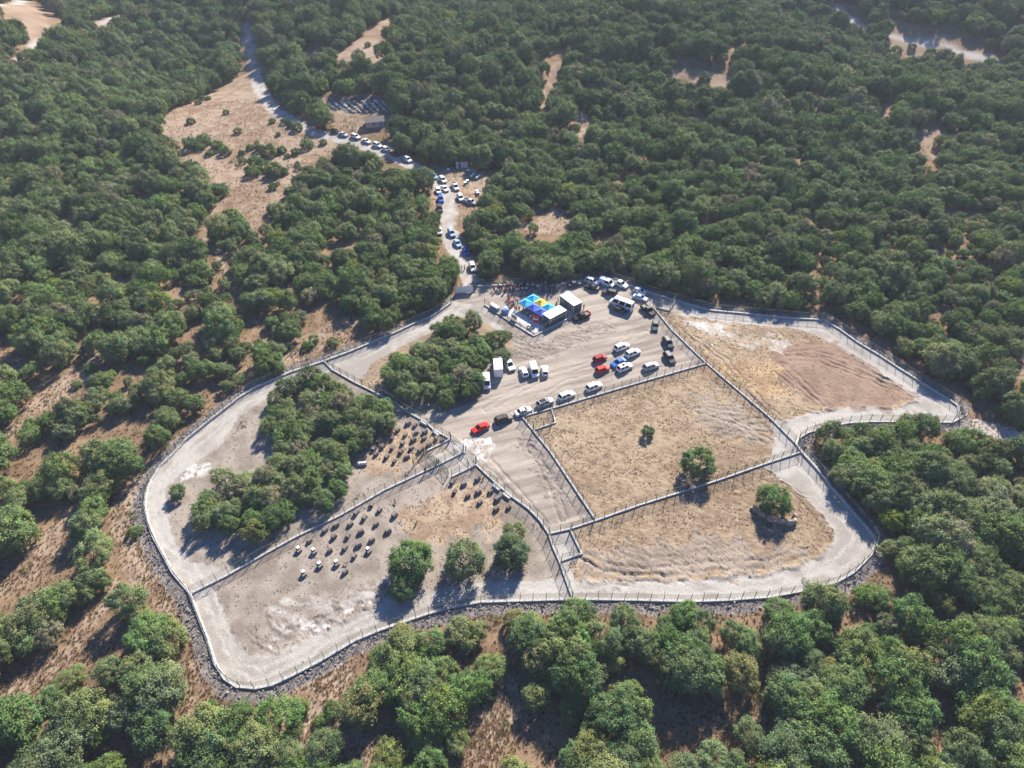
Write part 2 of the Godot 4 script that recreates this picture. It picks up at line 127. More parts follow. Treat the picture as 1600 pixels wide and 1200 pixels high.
const VEHICLES := [[-3.6,-5.8,1.64,"boxtruck","white","white box truck parked under the oaks of the inner grove"],
	[-0.8,-7.4,-1.19,"pickup","white","white pickup with dark windscreen parked beside the white box truck"],
	[-6.4,-0.5,-1.49,"van","white","white panel van parked alone at the grove's edge behind the box truck"],
	[3,-4.4,1.85,"hatch","white","small white hatchback parked between the pickup and the tall white minivan"],
	[5.6,-4.8,-1.40,"van","white","tall white minivan with its bonnet towards the yard between two small white hatchbacks"],
	[8.4,-4.9,1.60,"hatch","white","small white hatchback at the end of the row beside the tall white minivan"],
	[22.9,-9.7,0.49,"hatch","red","dark red hatchback parked behind the brighter red one in the yard"],
	[23.1,-5.4,0.48,"hatch","brightred","bright red hatchback parked beside the white car with a sunroof"],
	[29.1,-14.3,0.54,"suv","white","white crossover at the far end of the middle parking cluster"],
	[31.7,-11.8,0.53,"suv","white","white crossover parked behind the blue saloon"],
	[27.5,-8,-2.53,"sedan","blue","bright blue saloon squeezed between white cars in the yard"],
	[28.9,-6.1,0.53,"suv","sunroof","white estate with a dark sunroof beside the bright blue saloon"],
	[35.7,-6.5,0.44,"suv","silver","silver crossover parked alone by the field wall"],
	[41.7,-16,-1.30,"suv","charcoal","charcoal estate parked along the diagonal wall, upper of two"],
	[41,-9.8,-1.24,"suv","charcoal","charcoal crossover parked along the diagonal wall, lower of two"],
	[20.4,1.1,0.52,"suv","white","white crossover at the head of the row along the field wall"],
	[13.4,4.3,0.53,"suv","white","white crossover second from the head of the row along the field wall"],
	[8,6.8,0.53,"suv","blackroof","silver crossover with a black roof in the row along the field wall"],
	[2.7,9.7,0.48,"sedan","white","white saloon beside the small pen at the corner of the field wall"],
	[-2,12.3,0.44,"suv","brown","dark brown estate parked between the red saloon and the small pen"],
	[-7.4,15.2,-2.57,"sedan","brightred","old bright red saloon parked on the chalky patch by the kennel gate"],
	[39.4,-23.4,-1.78,"sedan","charcoal","charcoal saloon parked just inside the diagonal wall below the pickup"],
	[38.4,-30.4,-1.06,"pickup","black","black pickup truck parked at the top of the diagonal wall"],
	[31.2,-32.8,2.57,"minibus","white","long white minibus with dark windows parked in the upper yard"],
	[30.5,-30.5,-0.61,"hatch","charcoal","dark hatchback in the shadow of the long white minibus"],
	[37.1,-36.5,-0.55,"sedan","paleblue","pale blue saloon beside the tail of the long white minibus"],
	[37.4,-39.7,-0.56,"hatch","white","white hatchback mostly hidden behind the pale blue saloon"],
	[32,-43.4,-0.70,"pickup","white","large white pickup parked against the back fence"],
	[28.1,-43.8,-0.61,"van","white","white van standing behind the large white pickup"],
	[28.5,-38.9,2.76,"suv","charcoal","dark crossover parked behind the minibus with a glinting roof"],
	[23.9,-44.6,-0.55,"suv","white","white crossover under the trees of the back fence"],
	[23.6,-41.7,2.68,"sedan","black","black saloon in front of the white crossover at the back fence"],
	[18.6,-43.4,0.36,"sedan","charcoal","charcoal saloon in the shade beside the crowd at the back fence"],
	[19.5,-27.5,-2.58,"pickup","redblack","black and red pickup truck parked behind the white cabins"],
	[-12.1,-52.3,-1.35,"suv","white","white crossover leaving the access road beside two standing people"],
	[-14.6,-61.1,-1.26,"hatch","blue","bright blue hatchback last in the queue on the access road"],
	[-17.5,-66.1,-1.20,"sedan","paleblue","pale blue saloon queued behind the bright blue hatchback"],
	[-19.8,-72.3,-1.22,"suv","paleblue","pale blue crossover at the narrow part of the access road"],
	[-23.9,-73.6,-1.37,"hatch","white","white hatchback facing the queue on the narrow access road"],
	[-25.2,-81.4,-1.43,"sedan","charcoal","charcoal saloon parked at the roadside bank behind the white hatchback"],
	[-25,-88.5,-1.37,"suv","charcoal","dark crossover parked at the roadside bank under the trees"],
	[-25.1,-95.4,-1.38,"suv","blue","blue and pale crossover parked along the roadside bank"],
	[-26.5,-101.6,-1.32,"hatch","white","white hatchback parked along the roadside bank opposite the pickup"],
	[-24.3,-103.3,-1.07,"sedan","white","white saloon at the bend of the access road"],
	[-25.5,-110,-1.08,"suv","white","white estate behind the white saloon at the road bend"],
	[-29.1,-113.1,-0.94,"sedan","paleblue","pale blue saloon half under the trees at the road bend"],
	[-20.5,-104.7,-1.25,"pickup","white","white pickup with an empty bed parked by the scrap clearing"],
	[-18.2,-96.3,-1.25,"suv","white","white crossover parked behind the pickup at the scrap clearing"],
	[-14.6,-93.3,-0.52,"pickup","silver","silver pickup parked half under the roadside tree"],
	[-78.9,-154,-0.39,"suv","darkred","dark red estate first of the cars along the upper road"],
	[-72.8,-151,-0.56,"hatch","black","black hatchback behind the dark red estate on the upper road"],
	[-68.9,-148.3,-0.56,"sedan","silver","silver saloon on the upper road between black and white cars"],
	[-63.5,-146.2,-0.63,"suv","white","white crossover on the upper road beyond the silver saloon"],
	[-58.6,-142.6,-0.70,"sedan","white","white saloon on the upper road opposite the shed track"],
	[-53.6,-139.1,-0.70,"suv","white","white crossover on the upper road where the trees begin"],
	[-49.8,-135.8,-0.75,"hatch","white","white hatchback half under the trees of the upper road"],
	[-46,-131.7,-0.75,"sedan","charcoal","charcoal saloon half under the trees of the upper road"],
	[-40.3,-126.8,-0.89,"suv","white","white estate last in the tree-lined line of the upper road"],
	[-47.3,-148.6,0.43,"hatch","blue","blue hatchback in the track beside the old shed"]]
const PEOPLE := [[-1.8,-42,"red",0],[-1.4,-41.8,"red",0],[-0.4,-40.8,"white",0],[0.6,-41.4,"red",0],[0.9,-41,"red",0],[1.3,-39.9,"white",0],[2,-40,"tan",0],[1.9,-41.2,"darkred",0],[3,-40.4,"white",0],[3.6,-40.3,"blue",0],[4.3,-40.4,"white",0],[4.5,-42.4,"white",0],[3.3,-42.9,"grey",0],[6.3,-42.3,"white",0],[7.6,-41.5,"white",0],[8.4,-41.8,"grey",0],[9.7,-41.6,"grey",0],[10.5,-41.6,"navy",0],[11.6,-41.8,"grey",0],[13.7,-41.5,"white",0],[13,-40.6,"tan",0],[9.8,-43.1,"white",0],[-5.5,-40.9,"red",0],[-5.1,-39.9,"darkred",0],[-7.4,-42.3,"grey",0],[-2.3,-39.7,"tan",0],[-8.8,-44.9,"green",0],[0.1,-41.6,"navy",0],[2.6,-41.8,"navy",0],[5.3,-42,"navy",0],[5.7,-40.8,"black",0],[6.8,-41,"navy",0],[8.9,-40.8,"navy",0],[10.9,-40.5,"black",0],[12.6,-41.1,"black",0],[12,-39.1,"black",0],[-0.8,-42,"navy",0],[1.6,-42.2,"black",0],[3.9,-41.8,"black",0],[8.1,-40.6,"grey",0],[-3.7,-41,"navy",0],[-3.1,-40.8,"navy",0],[-4.2,-41.1,"grey",0],[10.1,-40.3,"blue",0],[-0.3,-42.7,"red",0],[4,-42.8,"black",0],[2.6,-39.7,"black",0],[-0.5,-41.1,"navy",0],[9.2,-40.1,"navy",0],[-0.6,-39.7,"navy",0],[9.6,-42.4,"navy",0],[0.7,-39.9,"black",0],[-2.9,-40.9,"red",0],[4.5,-42.5,"white",0],[0.5,-39.6,"blue",0],[10.4,-43.1,"navy",0],[5.6,-39.9,"blue",0],[-1,-41.6,"navy",0],[3.2,-42.5,"navy",0],[0.2,-40.2,"navy",0],[-3.6,-40.8,"navy",0],[4.7,-40.7,"black",0],[-1.8,-40.6,"navy",0],[2.8,-42.4,"white",0],[0.4,-41.8,"black",0],[6.7,-42.4,"black",0],[-2.6,-42.9,"grey",0],[0.5,-41,"grey",0],[-2.2,-39.7,"navy",0],[3.7,-43,"navy",0],[11.2,-39.6,"black",0],[-4.1,-42.1,"black",0],[9.2,-41.6,"navy",0],[0.7,-42.4,"white",0],[0.7,-42.2,"black",0],[1.4,-43.1,"black",0],[3.6,-41.8,"black",0],[13,-41,"white",0],[3.3,-31.7,"white",1],[4.1,-31,"white",1],[5.4,-30.4,"black",1],[4.4,-28.6,"grey",1],[5.1,-26.9,"white",1],[2,-30.8,"navy",1],[1.2,-30.4,"red",1],[0.8,-31.3,"tan",1],[5.9,-29.5,"navy",1],[1.6,-34.3,"red",2],[-1.2,-36.7,"tan",2],[-1,-32.7,"red",2],[0.4,-33.5,"navy",2],[-0.7,-30.6,"black",2],[1.1,-35.2,"white",2],[0.6,-35.8,"red",2],[-0.7,-34.4,"black",2],[-0.8,-34.2,"tan",2],[1.3,-31.7,"white",2],[-0.9,-36.8,"grey",2],[-0.8,-35.7,"red",2],[9.9,-35.9,"black",2],[10.3,-35.7,"black",2],[12.6,-32.9,"navy",2],[13.2,-34.7,"grey",2],[9.2,-23.8,"grey",2],[20.4,-31.7,"tan",2],[-15.3,-51.5,"black",3],[-14.5,-51.8,"yellow",3],[-15.1,-42.6,"tan",3],[-20.1,8.1,"white",3]]
const DOGS := [[-23,28.4,0.3],[-24.7,36.5,2.0],[-19.7,41.9,1.2],[-32.9,34.7,0.5],[-36.8,10.8,2.2],[-6.3,30.2,1.0],[-32.5,51.2,0.2],[89.4,-32.2,0]]

var M := {}
var used := {}
var n_warp := FastNoiseLite.new()
var n_big := FastNoiseLite.new()
var n_mid := FastNoiseLite.new()
var n_fine := FastNoiseLite.new()
var rng := RandomNumberGenerator.new()

# ---------------------------------------------------------------- naming
func numbered(called: String) -> String:
	var k: int = used.get(called, 0)
	used[called] = k + 1
	return called if k == 0 else "%s_%03d" % [called, k]

func tag(o: Node, label: String, category: String, group := "", kind := "") -> Node:
	o.set_meta("label", label)
	o.set_meta("category", category)
	if group: o.set_meta("group", group)
	if kind: o.set_meta("kind", kind)
	return o

func thing(called: String, label: String, category: String, at := Vector3.ZERO, turn := 0.0, group := "") -> Node3D:
	var o := Node3D.new()
	o.name = numbered(called)
	add_child(o)
	o.position = at
	o.rotation.y = turn
	tag(o, label, category, group)
	return o

func part(called: String, mesh: Mesh, m: Material, parent: Node, at := Vector3.ZERO) -> MeshInstance3D:
	var o := MeshInstance3D.new()
	o.name = called
	o.mesh = mesh
	o.material_override = m
	o.position = at
	parent.add_child(o, true)
	return o

func copy(o: Node3D, at: Vector3, turn: float, label := "", group := "") -> Node3D:
	var stem: String = o.get_meta("stem")
	var c: Node3D = o.duplicate()
	c.name = numbered(stem)
	add_child(c)
	c.position = at
	c.rotation.y = turn
	if label: c.set_meta("label", label)
	if group: c.set_meta("group", group)
	return c

# ---------------------------------------------------------------- polygons and ground height
func poly(a: Array) -> PackedVector2Array:
	var p := PackedVector2Array()
	for i in range(0, a.size(), 2): p.append(Vector2(a[i], a[i + 1]))
	return p

class Area:
	var p: PackedVector2Array
	var r: Rect2
	func _init(q: PackedVector2Array) -> void:
		p = q
		r = Rect2(q[0], Vector2.ZERO)
		for v in q: r = r.expand(v)
	func has(v: Vector2) -> bool:
		return r.has_point(v) and Geometry2D.is_point_in_polygon(v, p)

func areas(list: Array) -> Array:
	var out := []
	for a in list: out.append(Area.new(poly(a)))
	return out

func any_has(list: Array, v: Vector2) -> bool:
	for a in list:
		if a.has(v): return true
	return false

func to_line(v: Vector2, line: PackedVector2Array) -> float:
	var best := 1e9
	for i in line.size() - 1:
		best = minf(best, v.distance_squared_to(Geometry2D.get_closest_point_to_segment(v, line[i], line[i + 1])))
	return sqrt(best)

func hill(x: float, z: float) -> float:
	var a := clampf((-z - 125.0) / 110.0, 0.0, 1.0)
	if a <= 0.0: return 0.0
	a = a * a * (3.0 - 2.0 * a)
	return a * (9.0 * sin(x * 0.018 + 1.0) * sin(z * 0.021 + 0.4) + 5.0 * sin(x * 0.031 - z * 0.017) + 5.0)

# ---------------------------------------------------------------- mesh helpers
func st_new() -> SurfaceTool:
	var st := SurfaceTool.new()
	st.begin(Mesh.PRIMITIVE_TRIANGLES)
	st.set_smooth_group(-1)
	return st

func done(st: SurfaceTool) -> ArrayMesh:
	st.generate_normals()
	return st.commit()

func tri(st: SurfaceTool, a: Vector3, b: Vector3, c: Vector3) -> void:
	st.add_vertex(a); st.add_vertex(b); st.add_vertex(c)

func quad(st: SurfaceTool, a: Vector3, b: Vector3, c: Vector3, d: Vector3) -> void:
	tri(st, a, b, c); tri(st, a, c, d)

# box from a to b with chamfered vertical edges left square; x forward, turned about y
func box(st: SurfaceTool, c: Vector3, s: Vector3, turn := Basis.IDENTITY) -> void:
	var h := s * 0.5
	var v := []
	for i in 8: v.append(c + turn * Vector3(h.x if i & 1 else -h.x, h.y if i & 2 else -h.y, h.z if i & 4 else -h.z))
	for f in [[0, 1, 3, 2], [5, 4, 6, 7], [4, 0, 2, 6], [1, 5, 7, 3], [2, 3, 7, 6], [4, 5, 1, 0]]:
		quad(st, v[f[3]], v[f[2]], v[f[1]], v[f[0]])

func box_mesh(s: Vector3, c := Vector3.ZERO) -> ArrayMesh:
	var st := st_new()
	box(st, c, s)
	return done(st)

# rings: arrays of Vector3 with the same count; closed around, capped at both ends
func loft(st: SurfaceTool, rings: Array, caps := true) -> void:
	var n: int = rings[0].size()
	for i in rings.size() - 1:
		for k in n:
			var k2 := (k + 1) % n
			quad(st, rings[i][k], rings[i][k2], rings[i + 1][k2], rings[i + 1][k])
	if caps:
		for k in range(1, n - 1):
			tri(st, rings[0][0], rings[0][k + 1], rings[0][k])
			tri(st, rings[-1][0], rings[-1][k], rings[-1][k + 1])

func tube(st: SurfaceTool, a: Vector3, b: Vector3, ra: float, rb: float, n := 6) -> void:
	var d := (b - a).normalized()
	var u := d.cross(Vector3.UP if absf(d.y) < 0.9 else Vector3.RIGHT).normalized()
	var w := d.cross(u)
	var r1 := []
	var r2 := []
	for k in n:
		var t := TAU * k / n
		var o := u * cos(t) - w * sin(t)
		r1.append(a + o * ra)
		r2.append(b + o * rb)
	loft(st, [r1, r2])

# chamfered rectangle ring across x
func ring_x(x: float, hw: float, y0: float, y1: float, c: float) -> Array:
	return [Vector3(x, y0, -hw + c), Vector3(x, y0 + c, -hw), Vector3(x, y1 - c, -hw), Vector3(x, y1, -hw + c), Vector3(x, y1, hw - c), Vector3(x, y1 - c, hw), Vector3(x, y0 + c, hw), Vector3(x, y0, hw - c)]

# chamfered rectangle ring across y
func ring_y(y: float, x0: float, x1: float, hw: float, c: float) -> Array:
	return [Vector3(x0 + c, y, -hw), Vector3(x1 - c, y, -hw), Vector3(x1, y, -hw + c), Vector3(x1, y, hw - c), Vector3(x1 - c, y, hw), Vector3(x0 + c, y, hw), Vector3(x0, y, hw - c), Vector3(x0, y, -hw + c)]

# ---------------------------------------------------------------- materials
func lin(r: float, g: float, b: float) -> Color:
	return Color(r, g, b).linear_to_srgb()

func mat(c: Color, rough := 0.8, metal := 0.0, spec := 0.4) -> StandardMaterial3D:
	var m := StandardMaterial3D.new()
	m.albedo_color = c
	m.roughness = rough
	m.metallic = metal
	m.metallic_specular = spec
	return m

func noise_texture(freq: float, lo: float, hi: float, seed_: int, octaves := 5) -> ImageTexture:
	var n := FastNoiseLite.new()
	n.seed = seed_
	n.frequency = freq
	n.fractal_octaves = octaves
	var src := n.get_seamless_image(512, 512)
	src.convert(Image.FORMAT_L8)
	var d := src.get_data()
	for i in d.size(): d[i] = int(clampf(lo + (hi - lo) * d[i] / 255.0, 0.0, 1.0) * 255.0)
	return ImageTexture.create_from_image(Image.create_from_data(512, 512, false, Image.FORMAT_L8, d))

func grained(m: StandardMaterial3D, tex: Texture2D, scale: float) -> StandardMaterial3D:
	m.albedo_texture = tex
	m.uv1_triplanar = true
	m.uv1_world_triplanar = true
	m.uv1_scale = Vector3.ONE * scale
	return m

func make_materials() -> void:
	var grain := noise_texture(0.03, 0.74, 1.06, 3)
	var coarse := noise_texture(0.012, 0.7, 1.1, 8)
	var soil := grained(mat(Color.WHITE, 1.0, 0.0, 0.1), grain, 0.21)
	soil.vertex_color_use_as_albedo = true
	M.soil = soil
	M.concrete = grained(mat(lin(0.56, 0.55, 0.52), 0.9, 0.0, 0.2), coarse, 0.3)
	M.slab = grained(mat(lin(0.66, 0.65, 0.62), 0.85, 0.0, 0.2), coarse, 0.2)
	M.steel = mat(lin(0.05, 0.062, 0.058), 0.6, 0.0, 0.3)
	M.wire = mat(lin(0.045, 0.065, 0.055), 0.7, 0.0, 0.2)
	M.rail = mat(lin(0.2, 0.22, 0.21), 0.6, 0.0, 0.2)
	M.bark = grained(mat(lin(0.13, 0.10, 0.075), 1.0, 0.0, 0.1), coarse, 0.9)
	M.deadwood = mat(lin(0.27, 0.24, 0.21), 1.0, 0.0, 0.1)
	var leaf := [Color(1, 1, 1), lin(0.78, 0.84, 0.86), lin(1.18, 1.10, 0.95), lin(0.98, 1.09, 0.92), lin(1.42, 1.08, 0.98)]
	M.leaf = []
	for c in leaf:
		var m := mat(c, 0.75, 0.0, 0.1)
		m.vertex_color_use_as_albedo = true
		m.backlight = Color(0.92, 0.95, 0.46)
		m.cull_mode = BaseMaterial3D.CULL_DISABLED
		M.leaf.append(m)
	var y := mat(lin(3.2, 2.4, 0.8), 0.8, 0.0, 0.2)
	y.vertex_color_use_as_albedo = true
	y.backlight = Color(0.3, 0.3, 0.1)
	M.leaf_yellow = y
	var straw := mat(Color.WHITE, 1.0, 0.0, 0.1)
	straw.vertex_color_use_as_albedo = true
	straw.cull_mode = BaseMaterial3D.CULL_DISABLED
	M.straw = straw
	M.stone = grained(mat(lin(0.34, 0.31, 0.29), 0.95, 0.0, 0.2), coarse, 0.6)
	M.stone.vertex_color_use_as_albedo = true
	M.block = grained(mat(lin(0.40, 0.31, 0.24), 0.95, 0.0, 0.2), coarse, 0.5)
	M.block_pale = grained(mat(lin(0.52, 0.43, 0.33), 0.95, 0.0, 0.2), coarse, 0.5)
	M.hut = grained(mat(lin(0.20, 0.165, 0.145), 0.85, 0.0, 0.2), coarse, 0.7)
	M.hut_grey = grained(mat(lin(0.25, 0.225, 0.21), 0.85, 0.0, 0.2), coarse, 0.7)
	M.hut_tan = grained(mat(lin(0.29, 0.25, 0.21), 0.85, 0.0, 0.2), coarse, 0.7)
	M.white = mat(lin(0.78, 0.78, 0.77), 0.5)
	M.white_sheet = mat(lin(0.72, 0.74, 0.74), 0.5)
	M.glass = mat(lin(0.015, 0.018, 0.022), 0.08, 0.0, 0.6)
	M.tyre = mat(lin(0.02, 0.02, 0.02), 0.9)
	M.rim = mat(lin(0.45, 0.45, 0.46), 0.35, 0.7)
	M.trim = mat(lin(0.03, 0.03, 0.032), 0.6)
	M.headlight = mat(lin(0.75, 0.76, 0.78), 0.15)
	M.taillight = mat(lin(0.35, 0.01, 0.01), 0.25)
	for c in [["white", 0.76, 0.76, 0.75], ["silver", 0.42, 0.43, 0.45], ["charcoal", 0.06, 0.065, 0.075], ["black", 0.018, 0.018, 0.022], ["brown", 0.085, 0.068, 0.065], ["red", 0.30, 0.015, 0.02], ["brightred", 0.55, 0.03, 0.03], ["darkred", 0.22, 0.015, 0.015], ["blue", 0.03, 0.13, 0.45], ["paleblue", 0.30, 0.42, 0.58]]:
		var m := mat(lin(c[1], c[2], c[3]), 0.55, 0.0, 0.15)
		m.clearcoat_enabled = true
		m.clearcoat = 0.08
		m.clearcoat_roughness = 0.25
		M["paint_" + c[0]] = m
	for c in [["red", 0.5, 0.03, 0.04], ["darkred", 0.22, 0.02, 0.03], ["white", 0.75, 0.75, 0.74], ["tan", 0.48, 0.36, 0.24], ["grey", 0.28, 0.28, 0.30], ["navy", 0.025, 0.035, 0.08], ["blue", 0.08, 0.16, 0.42], ["black", 0.018, 0.018, 0.02], ["green", 0.06, 0.34, 0.13], ["yellow", 0.55, 0.58, 0.12]]:
		M["cloth_" + c[0]] = mat(lin(c[1], c[2], c[3]), 0.95, 0.0, 0.1)
	M.skin = mat(lin(0.42, 0.26, 0.18), 0.7)
	M.hair = mat(lin(0.03, 0.02, 0.015), 0.8)
	M.jeans = mat(lin(0.05, 0.06, 0.09), 0.95, 0.0, 0.1)
	M.fur_tan = mat(lin(0.36, 0.24, 0.14), 0.95, 0.0, 0.1)
	M.fur_dark = mat(lin(0.05, 0.04, 0.035), 0.95, 0.0, 0.1)
	M.tent_cyan = mat(lin(0.04, 0.42, 0.62), 0.8)
	M.tent_teal = mat(lin(0.05, 0.45, 0.55), 0.8)
	M.tent_yellow = mat(lin(0.72, 0.52, 0.07), 0.8)
	M.tent_blue = mat(lin(0.07, 0.14, 0.52), 0.8)
	M.cabin = grained(mat(lin(0.13, 0.14, 0.18), 0.7), coarse, 0.3)
	M.cabin_trim = mat(lin(0.62, 0.62, 0.62), 0.6)
	M.red_print = mat(lin(0.60, 0.03, 0.04), 0.8)
	M.roof_sheet = grained(mat(lin(0.27, 0.22, 0.19), 0.9), coarse, 0.5)
	M.old_wall = grained(mat(lin(0.55, 0.50, 0.42), 0.95), coarse, 0.4)
	M.blue_paint = mat(lin(0.10, 0.22, 0.55), 0.6)
	M.green_paint = mat(lin(0.10, 0.40, 0.30), 0.6)

# ---------------------------------------------------------------- ground
var perimeter: Area
var bank: Area
var floors := {}
var patches := {}
var clearings := []
var open_edges := []
var road_line: PackedVector2Array
var side_lines := []
var ruts := []
var berms := []
var berm_boxes := []
var tread_line: PackedVector2Array
var rut_boxes := []
var road_box: Rect2
const NAMES := ["ground", "perimeter_track", "parking_yard", "dry_field", "dry_field", "dry_field", "kennel_yard", "kennel_yard", "grove_floor", "access_road"]
const FLOOR_IDS := {"yard": 2, "field_mid": 3, "field_low": 4, "field_up": 5, "kennel_low": 6, "kennel_up": 7, "grove_floor": 8}

func mixc(a: Vector3, b: Vector3, t: float) -> Vector3:
	return a.lerp(b, clampf(t, 0.0, 1.0))

# colour (linear), zone and micro height of the soil at a point
var s_col: Vector3
var s_zone: int
var s_up: float
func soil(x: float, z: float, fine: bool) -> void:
	var f0 := n_fine.get_noise_2d(x, z + 80.0)
	var w1 := n_warp.get_noise_2d(x, z)
	var w2 := n_warp.get_noise_2d(x + 311.0, z - 97.0)
	var p := Vector2(x + w1 * 0.6 + f0 * 0.5, z + w2 * 0.6 + n_fine.get_noise_2d(x + 50.0, z) * 0.5)
	var big := n_big.get_noise_2d(x, z)
	var mid := n_mid.get_noise_2d(x, z)
	var f := n_fine.get_noise_2d(x, z)
	s_up = 0.03 * f + 0.05 * mid
	s_zone = 0
	var c: Vector3
	if fine and perimeter.has(p):
		s_zone = 1
		for k in floors:
			if floors[k].has(p):
				s_zone = FLOOR_IDS[k]
				break
		if s_zone == 1:
			c = mixc(Vector3(0.48, 0.445, 0.385), Vector3(0.36, 0.32, 0.265), 0.45 + mid * 1.4 + big * 1.1 + f * 0.3)
			s_up *= 0.5
			var tread := absf(to_line(p, tread_line) - 0.85 + n_big.get_noise_2d(x * 2.0, z * 2.0) * 1.2)
			if tread < 0.5:
				c = mixc(c, Vector3(0.54, 0.51, 0.455), (1.0 - tread / 0.5) * clampf(0.5 + mid * 2.0, 0.0, 0.8))
				s_up -= (1.0 - tread / 0.5) * 0.05
		elif s_zone == 2:
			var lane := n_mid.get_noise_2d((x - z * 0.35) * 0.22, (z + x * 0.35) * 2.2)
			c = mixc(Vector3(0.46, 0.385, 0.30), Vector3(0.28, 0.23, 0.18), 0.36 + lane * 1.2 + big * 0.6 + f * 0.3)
			s_up += n_mid.get_noise_2d((x - z * 0.35) * 0.22 + 60.0, (z + x * 0.35) * 2.2) * 0.08
		elif s_zone == 3 or s_zone == 4 or s_zone == 5:
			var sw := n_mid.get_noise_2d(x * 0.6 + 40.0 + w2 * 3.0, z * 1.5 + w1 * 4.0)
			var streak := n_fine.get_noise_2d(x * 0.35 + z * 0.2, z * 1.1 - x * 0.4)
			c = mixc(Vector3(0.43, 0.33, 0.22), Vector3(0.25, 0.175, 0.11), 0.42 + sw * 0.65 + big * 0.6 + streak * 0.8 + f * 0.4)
			s_up += n_mid.get_noise_2d(x * 0.6 - 80.0, z * 1.5) * 0.06
		elif s_zone == 8:
			c = mixc(Vector3(0.40, 0.30, 0.20), Vector3(0.25, 0.19, 0.13), 0.5 + mid)
		else:
			c = mixc(Vector3(0.385, 0.32, 0.25), Vector3(0.26, 0.21, 0.16), 0.45 + mid * 1.3 + big * 0.6 + f * 0.5)
		var p2 := p + Vector2(mid, n_mid.get_noise_2d(x + 77.0, z + 31.0)) * 5.0
		if any_has(patches.straw, p2) and s_zone != 2:
			c = mixc(c, mixc(Vector3(0.50, 0.35, 0.19), Vector3(0.34, 0.21, 0.12), 0.4 + mid * 1.4), 0.8)
		if any_has(patches.brown, p2):
			c = mixc(c, mixc(Vector3(0.34, 0.235, 0.175), Vector3(0.24, 0.16, 0.115), 0.5 + mid * 1.4 + f * 1.2), 0.8)
			s_up += f * 0.05
		if any_has(patches.grey, p2):
			# churned soil: curved wheel ruts round a turning centre
			var ctr := Vector2(35.0, 18.0) if x > 5.0 and z > 30.0 else (Vector2(45.0, 60.0) if x > 30.0 else Vector2(20.0, -60.0))
			var d := p - ctr
			c = mixc(c, mixc(Vector3(0.37, 0.31, 0.25), Vector3(0.25, 0.205, 0.16), 0.42 + mid * 1.1 + big * 0.8 + f * 0.6), 0.78)
			s_up += n_mid.get_noise_2d(d.length() * 8.0 + 90.0, d.angle() * 22.0) * 0.22 + f * 0.1
		if any_has(patches.chalk_thin, p2):
			var ch := n_mid.get_noise_2d((x + z * 0.3) * 0.5, (z - x * 0.4) * 1.8)
			c = mixc(c, Vector3(0.52, 0.49, 0.44), 0.3 + ch * 1.3 + f * 0.5)
		if any_has(patches.chalk, p + (p2 - p) * 0.5):
			c = mixc(c, Vector3(0.64, 0.615, 0.57), 0.7 + mid * 1.6 + f * 0.8)
		# wheel ruts: pairs of shallow grooves pressed into the soil
		for k in ruts.size():
			if not rut_boxes[k].has_point(p): continue
			var off := absf(to_line(Vector2(x + w1 * 0.5, z + w2 * 0.5), ruts[k]) - 0.85)
			if off < 0.42:
				var deep := (1.0 - off / 0.42) * clampf(0.9 + mid * 1.8, 0.0, 1.0)
				s_up -= deep * 0.24
		# clods pushed up along the track side of the fields
		for k in berms.size():
			if not berm_boxes[k].has_point(p): continue
			var off := to_line(Vector2(x + w1 * 0.9, z + w2 * 0.9), berms[k])
			if off < 0.55:
				var high := (1.0 - off / 0.55) * clampf(0.7 + mid * 2.2 + f, 0.0, 1.0)
				s_up += high * 0.34
	else:
		c = mixc(Vector3(0.31, 0.21, 0.125), Vector3(0.185, 0.125, 0.078), 0.45 + mid * 0.9 + big * 0.7 + f * 0.5)
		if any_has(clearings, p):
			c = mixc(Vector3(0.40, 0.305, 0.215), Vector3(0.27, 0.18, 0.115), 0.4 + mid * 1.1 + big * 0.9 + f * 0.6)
			if any_has(patches.plot_shade, p): c = mixc(Vector3(0.21, 0.19, 0.175), Vector3(0.13, 0.115, 0.105), 0.5 + mid + f)  # dark terrace earth, with the shade of the trees painted into its colour
		s_up += 0.12 * mid
		if fine and bank.has(p):
			c = mixc(Vector3(0.36, 0.32, 0.28), Vector3(0.20, 0.175, 0.155), 0.5 + f * 1.3 + mid)
			s_up += 0.18 * f + 0.1 * mid
		else:
			if road_box.has_point(p) and to_line(p, road_line) < 2.7 + mid:
				s_zone = 9
				var lane2 := n_mid.get_noise_2d(x * 2.0, z * 0.5)
				c = mixc(Vector3(0.52, 0.475, 0.41), Vector3(0.38, 0.335, 0.28), 0.42 + lane2 * 0.9 + mid)
				s_up *= 0.4
			else:
				for l in side_lines:
					if to_line(p, l) < 2.4 + mid:
						s_zone = 9
						c = mixc(Vector3(0.56, 0.52, 0.46), Vector3(0.44, 0.38, 0.31), 0.4 + mid)
	c *= 1.0 + f * (0.16 if s_zone != 1 else 0.09)
	var grey := (c.x + c.y + c.z) / 3.0
	s_col = c.lerp(Vector3(grey, grey, grey), 0.22 if s_zone in [1, 2, 6, 7, 9] else 0.06)

